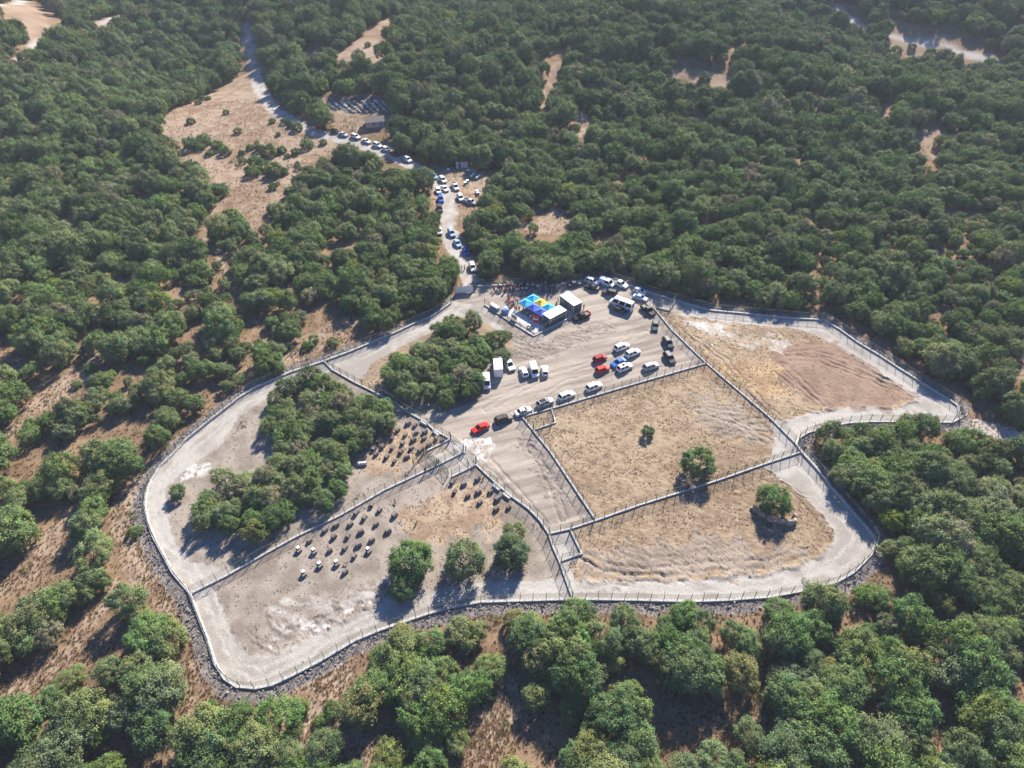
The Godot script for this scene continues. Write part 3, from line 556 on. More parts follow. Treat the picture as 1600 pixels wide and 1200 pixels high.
func sheet(x0: float, z0: float, x1: float, z1: float, step: float, fine: bool, hole := Rect2(), drop := 0.0) -> Dictionary:
	var nx := int(round((x1 - x0) / step))
	var nz := int(round((z1 - z0) / step))
	var pos := PackedVector3Array()
	var col := PackedColorArray()
	var zone := PackedInt32Array()
	pos.resize((nx + 1) * (nz + 1))
	col.resize(pos.size())
	zone.resize(pos.size())
	var i := 0
	for k in nz + 1:
		for j in nx + 1:
			var x := x0 + j * step
			var z := z0 + k * step
			if hole.size.x > 0.0 and hole.grow(-step * 1.5).has_point(Vector2(x, z)):
				zone[i] = -1
			else:
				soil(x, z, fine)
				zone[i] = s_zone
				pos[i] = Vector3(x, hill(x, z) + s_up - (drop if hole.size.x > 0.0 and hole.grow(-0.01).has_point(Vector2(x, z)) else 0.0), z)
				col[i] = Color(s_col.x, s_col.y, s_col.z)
			i += 1
	# normals from the grid
	var nor := PackedVector3Array()
	nor.resize(pos.size())
	for k in nz + 1:
		for j in nx + 1:
			var a := k * (nx + 1)
			var l := pos[a + maxi(j - 1, 0)].y
			var r := pos[a + mini(j + 1, nx)].y
			var u := pos[maxi(k - 1, 0) * (nx + 1) + j].y
			var d := pos[mini(k + 1, nz) * (nx + 1) + j].y
			nor[a + j] = Vector3(l - r, 2.0 * step, u - d).normalized()
	var idx := {}
	for k in nz:
		for j in nx:
			var a := k * (nx + 1) + j
			var q := zone[a]
			if q < 0 or zone[a + 1] < 0 or zone[a + nx + 1] < 0 or zone[a + nx + 2] < 0: continue
			if not idx.has(q): idx[q] = PackedInt32Array()
			idx[q].append_array(PackedInt32Array([a, a + 1, a + nx + 2, a, a + nx + 2, a + nx + 1]))
	return {"pos": pos, "nor": nor, "col": col, "idx": idx}

func add_zone(bag: Dictionary, s: Dictionary) -> void:
	for q in s.idx:
		var remap := {}
		var pos := PackedVector3Array()
		var nor := PackedVector3Array()
		var col := PackedColorArray()
		var out := PackedInt32Array()
		for v in s.idx[q]:
			var t: int = remap.get(v, -1)
			if t < 0:
				t = pos.size()
				remap[v] = t
				pos.append(s.pos[v]); nor.append(s.nor[v]); col.append(s.col[v])
			out.append(t)
		if not bag.has(q): bag[q] = []
		bag[q].append([pos, nor, col, out])

func build_ground() -> void:
	perimeter = Area.new(poly(PERIMETER))
	bank = Area.new(Geometry2D.offset_polygon(perimeter.p, 2.6)[0])
	for k in ["yard", "field_mid", "field_low", "field_up", "kennel_low", "kennel_up", "grove_floor"]: floors[k] = Area.new(poly(FLOORS[k]))
	tread_line = Geometry2D.offset_polygon(perimeter.p, -2.9)[0]
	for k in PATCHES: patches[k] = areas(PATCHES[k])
	clearings = areas(CLEARINGS)
	open_edges = areas(OPEN_EDGES)
	road_line = poly(ACCESS_ROAD)
	road_box = Area.new(road_line).r.grow(5.0)
	for l in SIDE_ROADS: side_lines.append(poly(l))
	for l in FIELD_BERMS:
		berms.append(poly(l))
		berm_boxes.append(Area.new(berms[-1]).r.grow(1.5))
	for l in WHEEL_RUTS:
		ruts.append(poly(l))
		rut_boxes.append(Area.new(ruts[-1]).r.grow(1.3))
	for e in [[n_warp, 0.22, 11, 2], [n_big, 0.022, 5, 3], [n_mid, 0.16, 21, 3], [n_fine, 0.9, 33, 3]]:
		e[0].frequency = e[1]
		e[0].seed = e[2]
		e[0].fractal_octaves = e[3]
	var bag := {}
	var inner := Rect2(-86, -56, 202, 138)
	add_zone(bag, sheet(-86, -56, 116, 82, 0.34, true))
	var mid_rect := Rect2(-150, -240, 300, 350)
	add_zone(bag, sheet(-150, -240, 150, 110, 1.0, false, inner, 0.12))
	add_zone(bag, sheet(-450, -480, 450, 160, 5.0, false, mid_rect, 0.4))
	add_zone(bag, sheet(-3000, -3000, 3000, 1200, 75.0, false, Rect2(-450, -480, 900, 640), 3.0))
	for q in bag:
		var mesh := ArrayMesh.new()
		var pos := PackedVector3Array()
		var nor := PackedVector3Array()
		var col := PackedColorArray()
		var out := PackedInt32Array()
		for piece in bag[q]:
			var at := pos.size()
			pos.append_array(piece[0]); nor.append_array(piece[1]); col.append_array(piece[2])
			for v in piece[3]: out.append(v + at)
		var a := []
		a.resize(Mesh.ARRAY_MAX)
		a[Mesh.ARRAY_VERTEX] = pos
		a[Mesh.ARRAY_NORMAL] = nor
		a[Mesh.ARRAY_COLOR] = col
		a[Mesh.ARRAY_INDEX] = out
		mesh.add_surface_from_arrays(Mesh.PRIMITIVE_TRIANGLES, a)
		var o := part(numbered(NAMES[q]), mesh, M.soil, self)
		o.set_meta("kind", "structure")

# ---------------------------------------------------------------- stuff on the ground
func multi(called: String, mesh: Mesh, m: Material, where: Array, tints: Array, parent: Node) -> MultiMeshInstance3D:
	var mm := MultiMesh.new()
	mm.transform_format = MultiMesh.TRANSFORM_3D
	mm.use_colors = true
	mm.mesh = mesh
	mm.instance_count = where.size()
	for i in where.size():
		mm.set_instance_transform(i, where[i])
		mm.set_instance_color(i, tints[i])
	var o := MultiMeshInstance3D.new()
	o.name = called
	o.multimesh = mm
	o.material_override = m
	parent.add_child(o, true)
	return o

func tuft(blades: int, h: float, spread: float) -> ArrayMesh:
	var st := SurfaceTool.new()
	st.begin(Mesh.PRIMITIVE_TRIANGLES)
	for i in blades:
		var a := rng.randf() * TAU
		var root := Vector3(cos(a), 0, sin(a)) * rng.randf() * spread * 0.5
		var lean := Vector3(rng.randf_range(-1, 1), 0, rng.randf_range(-1, 1)) * spread
		var side := Vector3(-sin(a), 0, cos(a)) * rng.randf_range(0.02, 0.045)
		var top := root + lean + Vector3(0, h * rng.randf_range(0.5, 1.0), 0)
		var n := (side.cross(top - root)).normalized()
		if n.y < 0: n = -n
		n = (n * 0.5 + Vector3.UP).normalized()
		var k := rng.randf_range(0.75, 1.15)
		for v in [root - side, top, root + side]:
			st.set_color(Color(k, k, k))
			st.set_normal(n)
			st.add_vertex(v)
	return st.commit()

func in_view(x: float, z: float, margin: float) -> bool:
	var d := 125.0 - z
	return absf(x) < 0.55 * d + 61.0 + margin

func build_grass() -> void:
	rng.seed = 71
	var short := tuft(14, 0.09, 0.34)
	var tall := tuft(18, 0.42, 0.36)
	var at := []
	var tint := []
	var at2 := []
	var tint2 := []
	for i in 110000:
		var x := rng.randf_range(-80, 110)
		var z := rng.randf_range(-50, 78)
		var p := Vector2(x, z)
		if not perimeter.has(p): continue
		var ok := 0.0
		for k in ["field_mid", "field_low", "field_up"]:
			if floors[k].has(p): ok = 0.6
		if any_has(patches.brown, p) or any_has(patches.chalk, p): ok = 0.1
		if any_has(patches.grey, p): ok = 0.12
		if ok == 0.0:
			if floors.kennel_low.has(p) or floors.kennel_up.has(p): ok = 0.5 if any_has(patches.straw, p) else 0.12
			elif floors.grove_floor.has(p): ok = 0.3
		ok *= 0.5 + 1.1 * clampf(n_mid.get_noise_2d(x * 0.6, z * 0.6) + 0.5, 0, 1)
		if rng.randf() > ok: continue
		at.append(Transform3D(Basis(Vector3.UP, rng.randf() * TAU).scaled(Vector3.ONE * rng.randf_range(0.6, 1.5)), Vector3(x, 0.0, z)))
		var g := rng.randf()
		tint.append(Color(0.50, 0.39, 0.26) * rng.randf_range(0.75, 1.12) if g > 0.03 else Color(0.20, 0.23, 0.11))
	for i in 260000:
		var z := 97.0 - 290.0 * pow(rng.randf(), 1.7)
		var x := rng.randf_range(-1, 1) * (0.56 * (125.0 - z) + 66.0)
		var p := Vector2(x, z)
		if bank.has(p): continue
		if road_box.has_point(p) and to_line(p, road_line) < 3.2: continue
		var ok := 0.35
		if any_has(clearings, p): ok = 0.75
		if z < -60: ok *= 0.6
		if rng.randf() > ok * (0.4 + 1.2 * clampf(n_mid.get_noise_2d(x * 0.4, z * 0.4) + 0.5, 0, 1)): continue
		at2.append(Transform3D(Basis(Vector3.UP, rng.randf() * TAU).scaled(Vector3.ONE * rng.randf_range(0.5, 1.3)), Vector3(x, hill(x, z), z)))
		var g := rng.randf()
		tint2.append(Color(0.40, 0.255, 0.135) * rng.randf_range(0.65, 1.2) if g > 0.05 else Color(0.16, 0.19, 0.08))
	tag(multi("dry_grass", short, M.straw, at, tint, self), "short pale straw covering the fields inside the fence", "grass", "", "stuff")
	tag(multi("tall_grass", tall, M.straw, at2, tint2, self), "tall rusty dry grass between the oaks outside the fence", "grass", "", "stuff")

func stone_mesh(seed_: int) -> ArrayMesh:
	var r := RandomNumberGenerator.new()
	r.seed = seed_
	var s := SphereMesh.new()
	s.radial_segments = 7
	s.rings = 4
	s.radius = 0.5
	s.height = 0.75
	var a := s.get_mesh_arrays()
	var v: PackedVector3Array = a[Mesh.ARRAY_VERTEX]
	var cut := []
	for k in 7: cut.append([Vector3(r.randf_range(-1, 1), r.randf_range(-0.6, 1), r.randf_range(-1, 1)).normalized(), r.randf_range(0.24, 0.4)])
	for i in v.size():
		for c in cut:
			var d: float = v[i].dot(c[0]) - c[1]
			if d > 0: v[i] -= c[0] * d
	var st := st_new()
	for i in a[Mesh.ARRAY_INDEX]: st.set_color(Color.WHITE); st.add_vertex(v[i])
	return done(st)

func build_rubble() -> void:
	rng.seed = 5
	var edge := perimeter.p
	var lists := [[], [], []]
	var tints := [[], [], []]
	for i in edge.size():
		var a := edge[i]
		var b := edge[(i + 1) % edge.size()]
		if a.distance_to(Vector2(-17.5, -34.5)) < 0.5: continue
		var out := (b - a).normalized().orthogonal()
		if perimeter.has((a + b) * 0.5 + out * 0.5): out = -out
		for k in int(a.distance_to(b) * 22.0):
			var p := a.lerp(b, rng.randf()) + out * (0.5 + absf(rng.randfn(0.0, 1.05)))
			if perimeter.has(p): continue
			var s := rng.randf_range(0.12, 0.34) * (1.0 if rng.randf() > 0.07 else 2.2)
			var q := rng.randi() % 3
			lists[q].append(Transform3D(Basis(Vector3.UP, rng.randf() * TAU).scaled(Vector3(s, s * rng.randf_range(0.6, 1.0), s * rng.randf_range(0.7, 1.3))), Vector3(p.x, s * 0.15 + 0.05, p.y)))
			var g := rng.randf_range(0.6, 1.25)
			tints[q].append(Color(g, g * 0.98, g * 0.96))
	var o := thing("rubble", "grey rubble bank strewn along the outside of the perimeter wall", "rubble")
	o.set_meta("kind", "stuff")
	for q in 3: multi("stones", stone_mesh(40 + q), M.stone, lists[q], tints[q], o).set_meta("kind", "stuff")
	# spoil and loose gravel over the churned bank by the cabins and the grove
	var at := []
	var tint := []
	for i in 9000:
		var p := Vector2(rng.randf_range(-60, 80), rng.randf_range(-36, 62))
		if not (any_has(patches.grey, p) or (rng.randf() < 0.16 and (floors.kennel_low.has(p) or floors.grove_floor.has(p)))): continue
		var s := rng.randf_range(0.08, 0.26)
		at.append(Transform3D(Basis(Vector3.UP, rng.randf() * TAU).scaled(Vector3(s, s * 0.8, s)), Vector3(p.x, 0.05, p.y)))
		var g := rng.randf_range(0.6, 1.2)
		tint.append(Color(g, g * 0.93, g * 0.86))
	tag(multi("gravel", stone_mesh(44), M.stone, at, tint, self), "loose clods and stones on the churned soil of the yards", "gravel", "", "stuff")

# ---------------------------------------------------------------- trees
func leaf_card(pos: PackedVector3Array, nor: PackedVector3Array, col: PackedColorArray, c: Vector3, n: Vector3, s: float, tint: Color) -> void:
	var u := n.cross(Vector3(rng.randf_range(-1, 1), rng.randf_range(-1, 1), rng.randf_range(-1, 1))).normalized() * s
	var w := n.cross(u) * rng.randf_range(0.55, 0.85)
	for v in [c - u, c + w * 0.9, c + u, c - u, c + u, c - w * 0.9]:
		pos.append(v)
		nor.append(n)
		col.append(tint)

# crown of leaf clumps gathered in lobes; radius 1 for scaling, base at y = 0
func crown_mesh(seed_: int, lobes: int, clumps: int, leaves: int, flat: float, base: Color, gap: float) -> ArrayMesh:
	rng.seed = seed_
	var pos := PackedVector3Array()
	var nor := PackedVector3Array()
	var col := PackedColorArray()
	for l in lobes:
		var t := TAU * (l * 0.381966 + rng.randf() * 0.12)
		var e := lerpf(-0.62, 1.0, (l + 0.5) / lobes) + rng.randf_range(-0.1, 0.1)
		var ce := clampf(e, -0.62, 0.98)
		var dir := Vector3(cos(t) * sqrt(1.0 - ce * ce), ce, sin(t) * sqrt(1.0 - ce * ce))
		var lr := rng.randf_range(0.33, 0.47)
		var centre := dir * (1.0 - lr) * rng.randf_range(0.78, 1.06)
		centre.y = centre.y * flat + 0.78
		var lobe_tint := rng.randf_range(0.82, 1.18)
		var lobe_warm := rng.randf_range(-0.1, 0.14)
		for k in clumps:
			if rng.randf() < gap: continue
			var d := Vector3(rng.randfn(), rng.randfn() * 0.9 + 0.35, rng.randfn()).normalized()
			if d.dot(dir) < -0.35: d = d - dir * 2.0 * d.dot(dir)
			var cc := centre + d * lr * rng.randf_range(0.55, 1.0)
			var cr := lr * rng.randf_range(0.26, 0.44)
			var k_tint := lobe_tint * rng.randf_range(0.78, 1.25)
			for i in leaves:
				var o := Vector3(rng.randfn(), rng.randfn(), rng.randfn()) * 0.5
				if o.length() > 1.25: o = o.normalized() * 1.25
				var n := (o.normalized() * 0.7 + d * 0.5 + Vector3(0, 0.75, 0) + Vector3(rng.randf_range(-1, 1), rng.randf_range(-1, 1), rng.randf_range(-1, 1)) * 0.75).normalized()
				var g := k_tint * rng.randf_range(0.72, 1.3)
				leaf_card(pos, nor, col, cc + o * cr, n, rng.randf_range(0.021, 0.041), Color(base.r * g * (1.0 + lobe_warm), base.g * g, base.b * g * (1.0 - lobe_warm)))
	var a := []
	a.resize(Mesh.ARRAY_MAX)
	a[Mesh.ARRAY_VERTEX] = pos
	a[Mesh.ARRAY_NORMAL] = nor
	a[Mesh.ARRAY_COLOR] = col
	var mesh := ArrayMesh.new()
	mesh.add_surface_from_arrays(Mesh.PRIMITIVE_TRIANGLES, a)
	return mesh

func trunk_mesh(seed_: int, bare := false) -> ArrayMesh:
	rng.seed = seed_
	var st := st_new()
	var stems := 3 if bare else 1 + seed_ % 3
	for s in stems:
		var a := Vector3(rng.randf_range(-0.08, 0.08), -0.06, rng.randf_range(-0.08, 0.08))
		var lean := Vector3(rng.randf_range(-0.22, 0.22), 0, rng.randf_range(-0.22, 0.22))
		var b := a + Vector3(0, 0.55, 0) + lean
		tube(st, a, b, 0.06 / sqrt(stems), 0.042 / sqrt(stems), 7)
		for k in (9 if bare else 5):
			var t := TAU * (k + rng.randf() * 0.7) / (9.0 if bare else 5.0)
			var c := b + Vector3(cos(t) * 0.42, rng.randf_range(0.2, 0.65), sin(t) * 0.42) * rng.randf_range(0.6, 1.0)
			tube(st, b.lerp(a, rng.randf() * 0.4), c, 0.022, 0.009, 5)
			if bare:
				for q in 6:
					var e := c + Vector3(rng.randf_range(-1, 1), rng.randf_range(-0.2, 1), rng.randf_range(-1, 1)) * 0.3
					tube(st, b.lerp(c, rng.randf_range(0.4, 1.0)), e, 0.009, 0.003, 4)
	return done(st)

var crowns := []
var trunks := []
const LEAF_BASES := [[0.108, 0.166, 0.062], [0.116, 0.170, 0.064], [0.126, 0.168, 0.072], [0.096, 0.150, 0.062], [0.134, 0.174, 0.074], [0.112, 0.156, 0.074], [0.104, 0.170, 0.056], [0.126, 0.164, 0.080]]

func make_tree_kit() -> void:
	for i in 8:
		var b: Array = LEAF_BASES[i]
		crowns.append(crown_mesh(200 + i, 13 + i % 6, 15, 54, 0.66 + 0.13 * (i % 3), Color(b[0], b[1], b[2]), [0.05, 0.12, 0.2, 0.05, 0.3, 0.1, 0.42, 0.16][i]))
		trunks.append(trunk_mesh(300 + i))

func shrub_ground(p: Vector2) -> bool:
	return any_has(clearings, p)

func build_trees() -> void:
	make_tree_kit()
	print("tree kit ", Time.get_ticks_msec())
	var all := []   # [x, z, radius, variant, place]
	rng.seed = 12
	for g in GROVES:
		var a := Area.new(Geometry2D.offset_polygon(poly(g), -0.7)[0])
		var s := 3.35
		var x := a.r.position.x
		while x < a.r.end.x:
			var z := a.r.position.y
			while z < a.r.end.y:
				var p := Vector2(x + rng.randf_range(-1.4, 1.4), z + rng.randf_range(-1.4, 1.4))
				if a.has(p) and rng.randf() > 0.06: all.append([p.x, p.y, rng.randf_range(2.1, 3.2), rng.randi() % 8, 1 if p.x < -25.0 else 2])
				z += s
			x += s
	var step := 3.6
	var z0 := -400.0
	while z0 < 104.0:
		var half := 0.56 * (125.0 - z0) + 78.0
		var x0 := -half
		while x0 < half:
			var p := Vector2(x0 + rng.randf_range(-1.9, 1.9), z0 + rng.randf_range(-1.9, 1.9))
			x0 += step
			var skip := rng.randf()
			var big := n_big.get_noise_2d(p.x * 1.5, p.y * 1.5)
			var r := clampf(rng.randfn(2.75 + big * 1.4, 0.75), 1.3, 4.8)
			var v := rng.randi() % 8
			if skip < 0.06: continue
			if (p.y > 50.0 or (p.x < -66.0 and p.y > -10.0)) and n_mid.get_noise_2d(p.x * 0.42 + 9.0, p.y * 0.3) > (0.2 if p.x > -50.0 else 0.27): continue
			if p.x < -58.0 and p.y > -45.0 and n_mid.get_noise_2d(p.x * 0.2 - p.y * 0.12, p.y * 0.45 + p.x * 0.3) > 0.23: continue
			if p.y < -20.0 and n_mid.get_noise_2d(p.x * 0.22 + 70.0, p.y * 0.3) > 0.36: continue
			if p.y > 48.0: r = minf(r * 1.18, 4.6)
			if p.y < -41.0 and p.y > -60.0 and absf(p.x - 8.0) < 30.0: r = 3.6 + 0.3 * rng.randf()
			if p.y < -120.0: r *= rng.randf_range(0.95, 1.35)
			if p.y > -57.0 and p.y < 85.0 and p.x > -92.0 and p.x < 124.0:
				if perimeter.has(p): continue
				var near := to_line(p, perimeter.p)
				var clear := 2.4 + r * 0.6
				if p.y > 55.0 or (p.x > 60.0 and p.y > 15.0) or (p.y < 5.0 and p.x < 42.0): clear = (2.2 + r * 0.5) if p.y > 55.0 else 1.3 + r * 0.35
				elif p.y < 20.0 and p.x > 82.0: clear = 3.6 + r * 0.7
				if near < clear: continue
			if any_has(clearings, p) or any_has(open_edges, p): continue
			if p.y < -190.0 and (any_has(clearings, p + Vector2(-2.2, 5.6)) or any_has(clearings, p + Vector2(-3.4, 8.6))): continue
			if road_box.has_point(p) and (to_line(p, road_line) < 3.2 + r * 0.4 or to_line(p + Vector2(0, -3.0), road_line) < 2.6): continue
			if p.y < -95.0 and road_box.has_point(p) and (to_line(p + Vector2(0, -6.0), road_line) < 2.6 or (p.x < -38.0 and to_line(p + Vector2(0.5, -9.5), road_line) < 2.8)): continue
			var on_road := false
			for l in side_lines:
				if to_line(p, l) < 3.5: on_road = true
			if on_road: continue
			if absf(p.x + 57.2) < 7.0 + r * 0.4 and p.y > -164.0 and p.y < -141.0: continue
			all.append([p.x, p.y, r, v, (7 if p.x < -12.0 else (3 if p.x < 42.0 else 8)) if p.y > 40.0 and p.x > -62.0 else (4 if p.x < -45.0 else (5 if p.x > 75.0 else 6))])
		z0 += step
	all.sort_custom(func(a, b): return Vector2(a[0], 125.0 - a[1]).length() < Vector2(b[0], 125.0 - b[1]).length())
	print("trees ", all.size(), " ", Time.get_ticks_msec())
	var where := {
		1: ["in the long grove beside the kennel yard", "oaks of the long inner grove"],
		2: ["in the inner grove below the cabins", "oaks of the inner grove below the cabins"],
		3: ["on the rough slope below the lower straw field", "oaks below the lower straw field"],
		4: ["on the grassy slope outside the kennel-side track", "oaks outside the kennel-side track"],
		5: ["in the wood outside the fields' corner bend", "oaks outside the field corner"],
		6: ["in the dense wood behind the back fence", "oaks behind the back fence"],
		7: ["on the slope below the kennel yard's rounded corner", "oaks below the kennel yard corner"],
		8: ["on the slope outside the rounded bend of the field track", "oaks outside the field track bend"]}
	var looks := ["mid green", "dark grey-green", "olive green", "fresh green", "dry brownish"]
	var kept := 0
	var at := []
	var tint := []
	for i in 8:
		at.append([])
		tint.append([])
	for t in all:
		var inside: bool = t[4] == 1 or t[4] == 2
		var turn := rng.randf() * TAU
		var tall := rng.randf_range(0.85, 1.3)
		var wide := rng.randf_range(0.84, 1.2)
		var y := hill(t[0], t[1])
		if (inside or kept < 300) and (inside or in_view(t[0], t[1], 0.0)) and kept < 300:
			kept += 1
			var look := rng.randi() % 4 if rng.randf() > 0.07 else 4
			var size: String = "small " if t[2] < 2.45 else ("broad " if t[2] > 3.15 else "rounded ")
			var o := thing("oak_tree", size + looks[look] + " oak " + where[t[4]][0], "tree", Vector3(t[0], y, t[1]), turn, where[t[4]][1])
			o.scale = Vector3(t[2] * wide, t[2] * tall, t[2] / wide)
			part("trunk", trunks[t[3]], M.bark, o)
			part("crown", crowns[t[3]], M.leaf[look], o)
		else:
			at[t[3]].append(Transform3D(Basis(Vector3.UP, turn).scaled(Vector3(t[2] * wide, t[2] * tall, t[2] / wide)), Vector3(t[0], y, t[1])))
			var q := rng.randf_range(0.88, 1.34)
			var c := Color(q * 1.03, q, q * 0.95)
			var roll := rng.randf()
			var patch := n_big.get_noise_2d(t[0] * 0.7 + 400.0, t[1] * 0.7)
			if roll < 0.025 + maxf(0.0, patch - 0.22) * 1.2: c = Color(q * 1.45, q * 1.08, q * 1.35)
			elif roll < 0.05: c = Color(q * 1.55, q * 1.35, q * 0.85)
			elif roll < 0.25: c = Color(q * 1.15, q * 1.05, q)
			tint[t[3]].append(c)
	var w := thing("woodland", "dense oak woodland covering the slopes around and beyond the compound", "woodland")
	w.set_meta("kind", "stuff")
	for i in 8:
		multi("crowns", crowns[i], M.leaf[0], at[i], tint[i], w).set_meta("kind", "stuff")
		multi("trunks", trunks[i], M.bark, at[i], tint[i], w).set_meta("kind", "stuff")
	for t in LONE_TREES:
		var o := thing("oak_tree", t[4], "tree", Vector3(t[0], -0.1 * t[2], t[1]), t[0])
		o.scale = Vector3.ONE * t[2]
		part("trunk", trunks[t[3]], M.bark, o)
		part("crown", crowns[t[3]], M.leaf[t[3] % 4], o)
	# shrubs in the clearings
	var bush := [crown_mesh(501, 6, 9, 40, 0.6, Color(0.07, 0.10, 0.04), 0.15), crown_mesh(502, 7, 8, 40, 0.55, Color(0.085, 0.11, 0.045), 0.2), crown_mesh(503, 5, 9, 36, 0.6, Color(0.10, 0.12, 0.05), 0.25)]
	rng.seed = 90
	for i in range(0, SHRUBS.size(), 2):
		var x: float = SHRUBS[i]
		var z: float = SHRUBS[i + 1]
		if rng.randf() < 0.5 or z < -60.0: tag_shrub(crowns[rng.randi() % 8], M.leaf[rng.randi() % 4], x, z, rng.randf_range(1.1, 2.0) if z > -60.0 else rng.randf_range(1.8, 4.2), "low green oak bush standing in a dry grass clearing" if z > -60.0 else "round oak bush standing in the bare clearing beside the upper road", "bushes in the clearings" if z > -60.0 else "bushes beside the upper road")
		else: tag_shrub(bush[rng.randi() % 3], M.leaf[2], x, z, rng.randf_range(0.8, 1.4), "low olive bush standing in a dry grass clearing", "olive bushes in the clearings")
	for i in 150:
		var p := Vector2(rng.randf_range(clearings[0].r.position.x, clearings[0].r.end.x), rng.randf_range(clearings[0].r.position.y, clearings[0].r.end.y))
		if not clearings[0].has(p) or to_line(p, road_line) < 4.0: continue
		if n_mid.get_noise_2d(p.x * 0.3, p.y * 0.3) < 0.04: continue
		tag_shrub(crowns[rng.randi() % 8], M.leaf[rng.randi() % 4], p.x, p.y, rng.randf_range(0.9, 2.9), "small oak bush clumped with others in the bare clearing beside the upper road", "clumped bushes beside the upper road")
	for i in 60:
		var p := Vector2(rng.randf_range(-88, -50), rng.randf_range(-163, -141))
		if i > 36: p = Vector2(rng.randf_range(-110, -60), rng.randf_range(-135, -118)) if i < 48 else Vector2(rng.randf_range(-92, -66), rng.randf_range(5, 32))
		if to_line(p, road_line) < 3.4 or perimeter.has(p): continue
		if absf(p.x + 57.2) < 8.0 and p.y > -161.0 and p.y < -146.0: continue
		tag_shrub(bush[rng.randi() % 3], M.leaf_yellow if i < 44 else M.leaf[2], p.x, p.y, rng.randf_range(0.9, 1.7), "yellowing shrub beside the upper road and the old shed" if i < 44 else "straggly green shrub on the grassy slope outside the fence", "yellow shrubs by the upper road" if i < 44 else "shrubs on the grassy slope")
	# dead, leafless trees on the lower slopes
	var bare := trunk_mesh(77, true)
	for p in [[-52.0, 84.0], [-45.0, 86.0], [-57.0, 79.0], [17.0, 84.0], [49.0, 85.0], [62.0, 77.0], [-30.0, 89.0], [83.0, 70.0]]:
		var o := thing("dead_tree", "bare grey leafless tree standing among the oaks of the lower slope", "tree", Vector3(p[0], 0, p[1]), p[0], "bare trees on the lower slope")
		o.scale = Vector3.ONE * 3.6
		part("trunk", bare, M.deadwood, o)

func tag_shrub(mesh: Mesh, m: Material, x: float, z: float, r: float, label: String, group: String) -> void:
	var o := thing("shrub", label, "shrub", Vector3(x, hill(x, z) - r * 0.35, z), x * 3.0, group)
	o.scale = Vector3(r, r * 0.95, r)
	part("foliage", mesh, m, o)

# ---------------------------------------------------------------- walls and fences
var post_mesh: ArrayMesh
var wire_mesh: ArrayMesh
var gate_mesh: ArrayMesh
const POST_H := 2.05

func make_fence_kit() -> void:
	var st := st_new()
	box(st, Vector3(0, POST_H * 0.5, 0), Vector3(0.085, POST_H, 0.085))
	box(st, Vector3(0.0, POST_H + 0.16, 0.14), Vector3(0.06, 0.06, 0.44), Basis(Vector3.RIGHT, -0.8))
	post_mesh = done(st)
	st = st_new()
	for k in 9: box(st, Vector3(0, 0.12 + k * 0.23, 0), Vector3(1, 0.013, 0.013))
	for k in 12: box(st, Vector3(-0.46 + k * 0.0837, 1.03, 0), Vector3(0.0052, 1.9, 0.012))
	wire_mesh = done(st)
	st = st_new()
	for s in [-1, 1]:
		box(st, Vector3(s * 0.47, 0.95, 0), Vector3(0.06, 1.9, 0.06))
		box(st, Vector3(0, 0.95 + s * 0.92, 0), Vector3(0.88, 0.06, 0.05))
	box(st, Vector3(0, 0.95, 0), Vector3(0.88, 0.05, 0.045))
	box(st, Vector3(0, 0.95, 0.02), Vector3(1.7, 0.04, 0.03), Basis(Vector3.BACK, 1.1))
	gate_mesh = done(st)

func randf_from(v: float) -> float:
	return sin(v * 12.9898) * 0.7 + sin(v * 78.233) * 0.3

func resample(line: PackedVector2Array, step: float) -> PackedVector2Array:
	var total := 0.0
	for i in line.size() - 1: total += line[i].distance_to(line[i + 1])
	var n := maxi(1, int(round(total / step)))
	var out := PackedVector2Array([line[0]])
	var want := total / n
	var acc := 0.0
	for i in line.size() - 1:
		var d := line[i].distance_to(line[i + 1])
		while acc + d >= want - 0.001 and out.size() < n:
			var t := (want - acc) / d
			out.append(line[i].lerp(line[i + 1], clampf(t, 0, 1)))
			line[i] = out[-1]
			d = line[i].distance_to(line[i + 1])
			acc = 0.0
		acc += d
	out.append(line[-1])
	return out

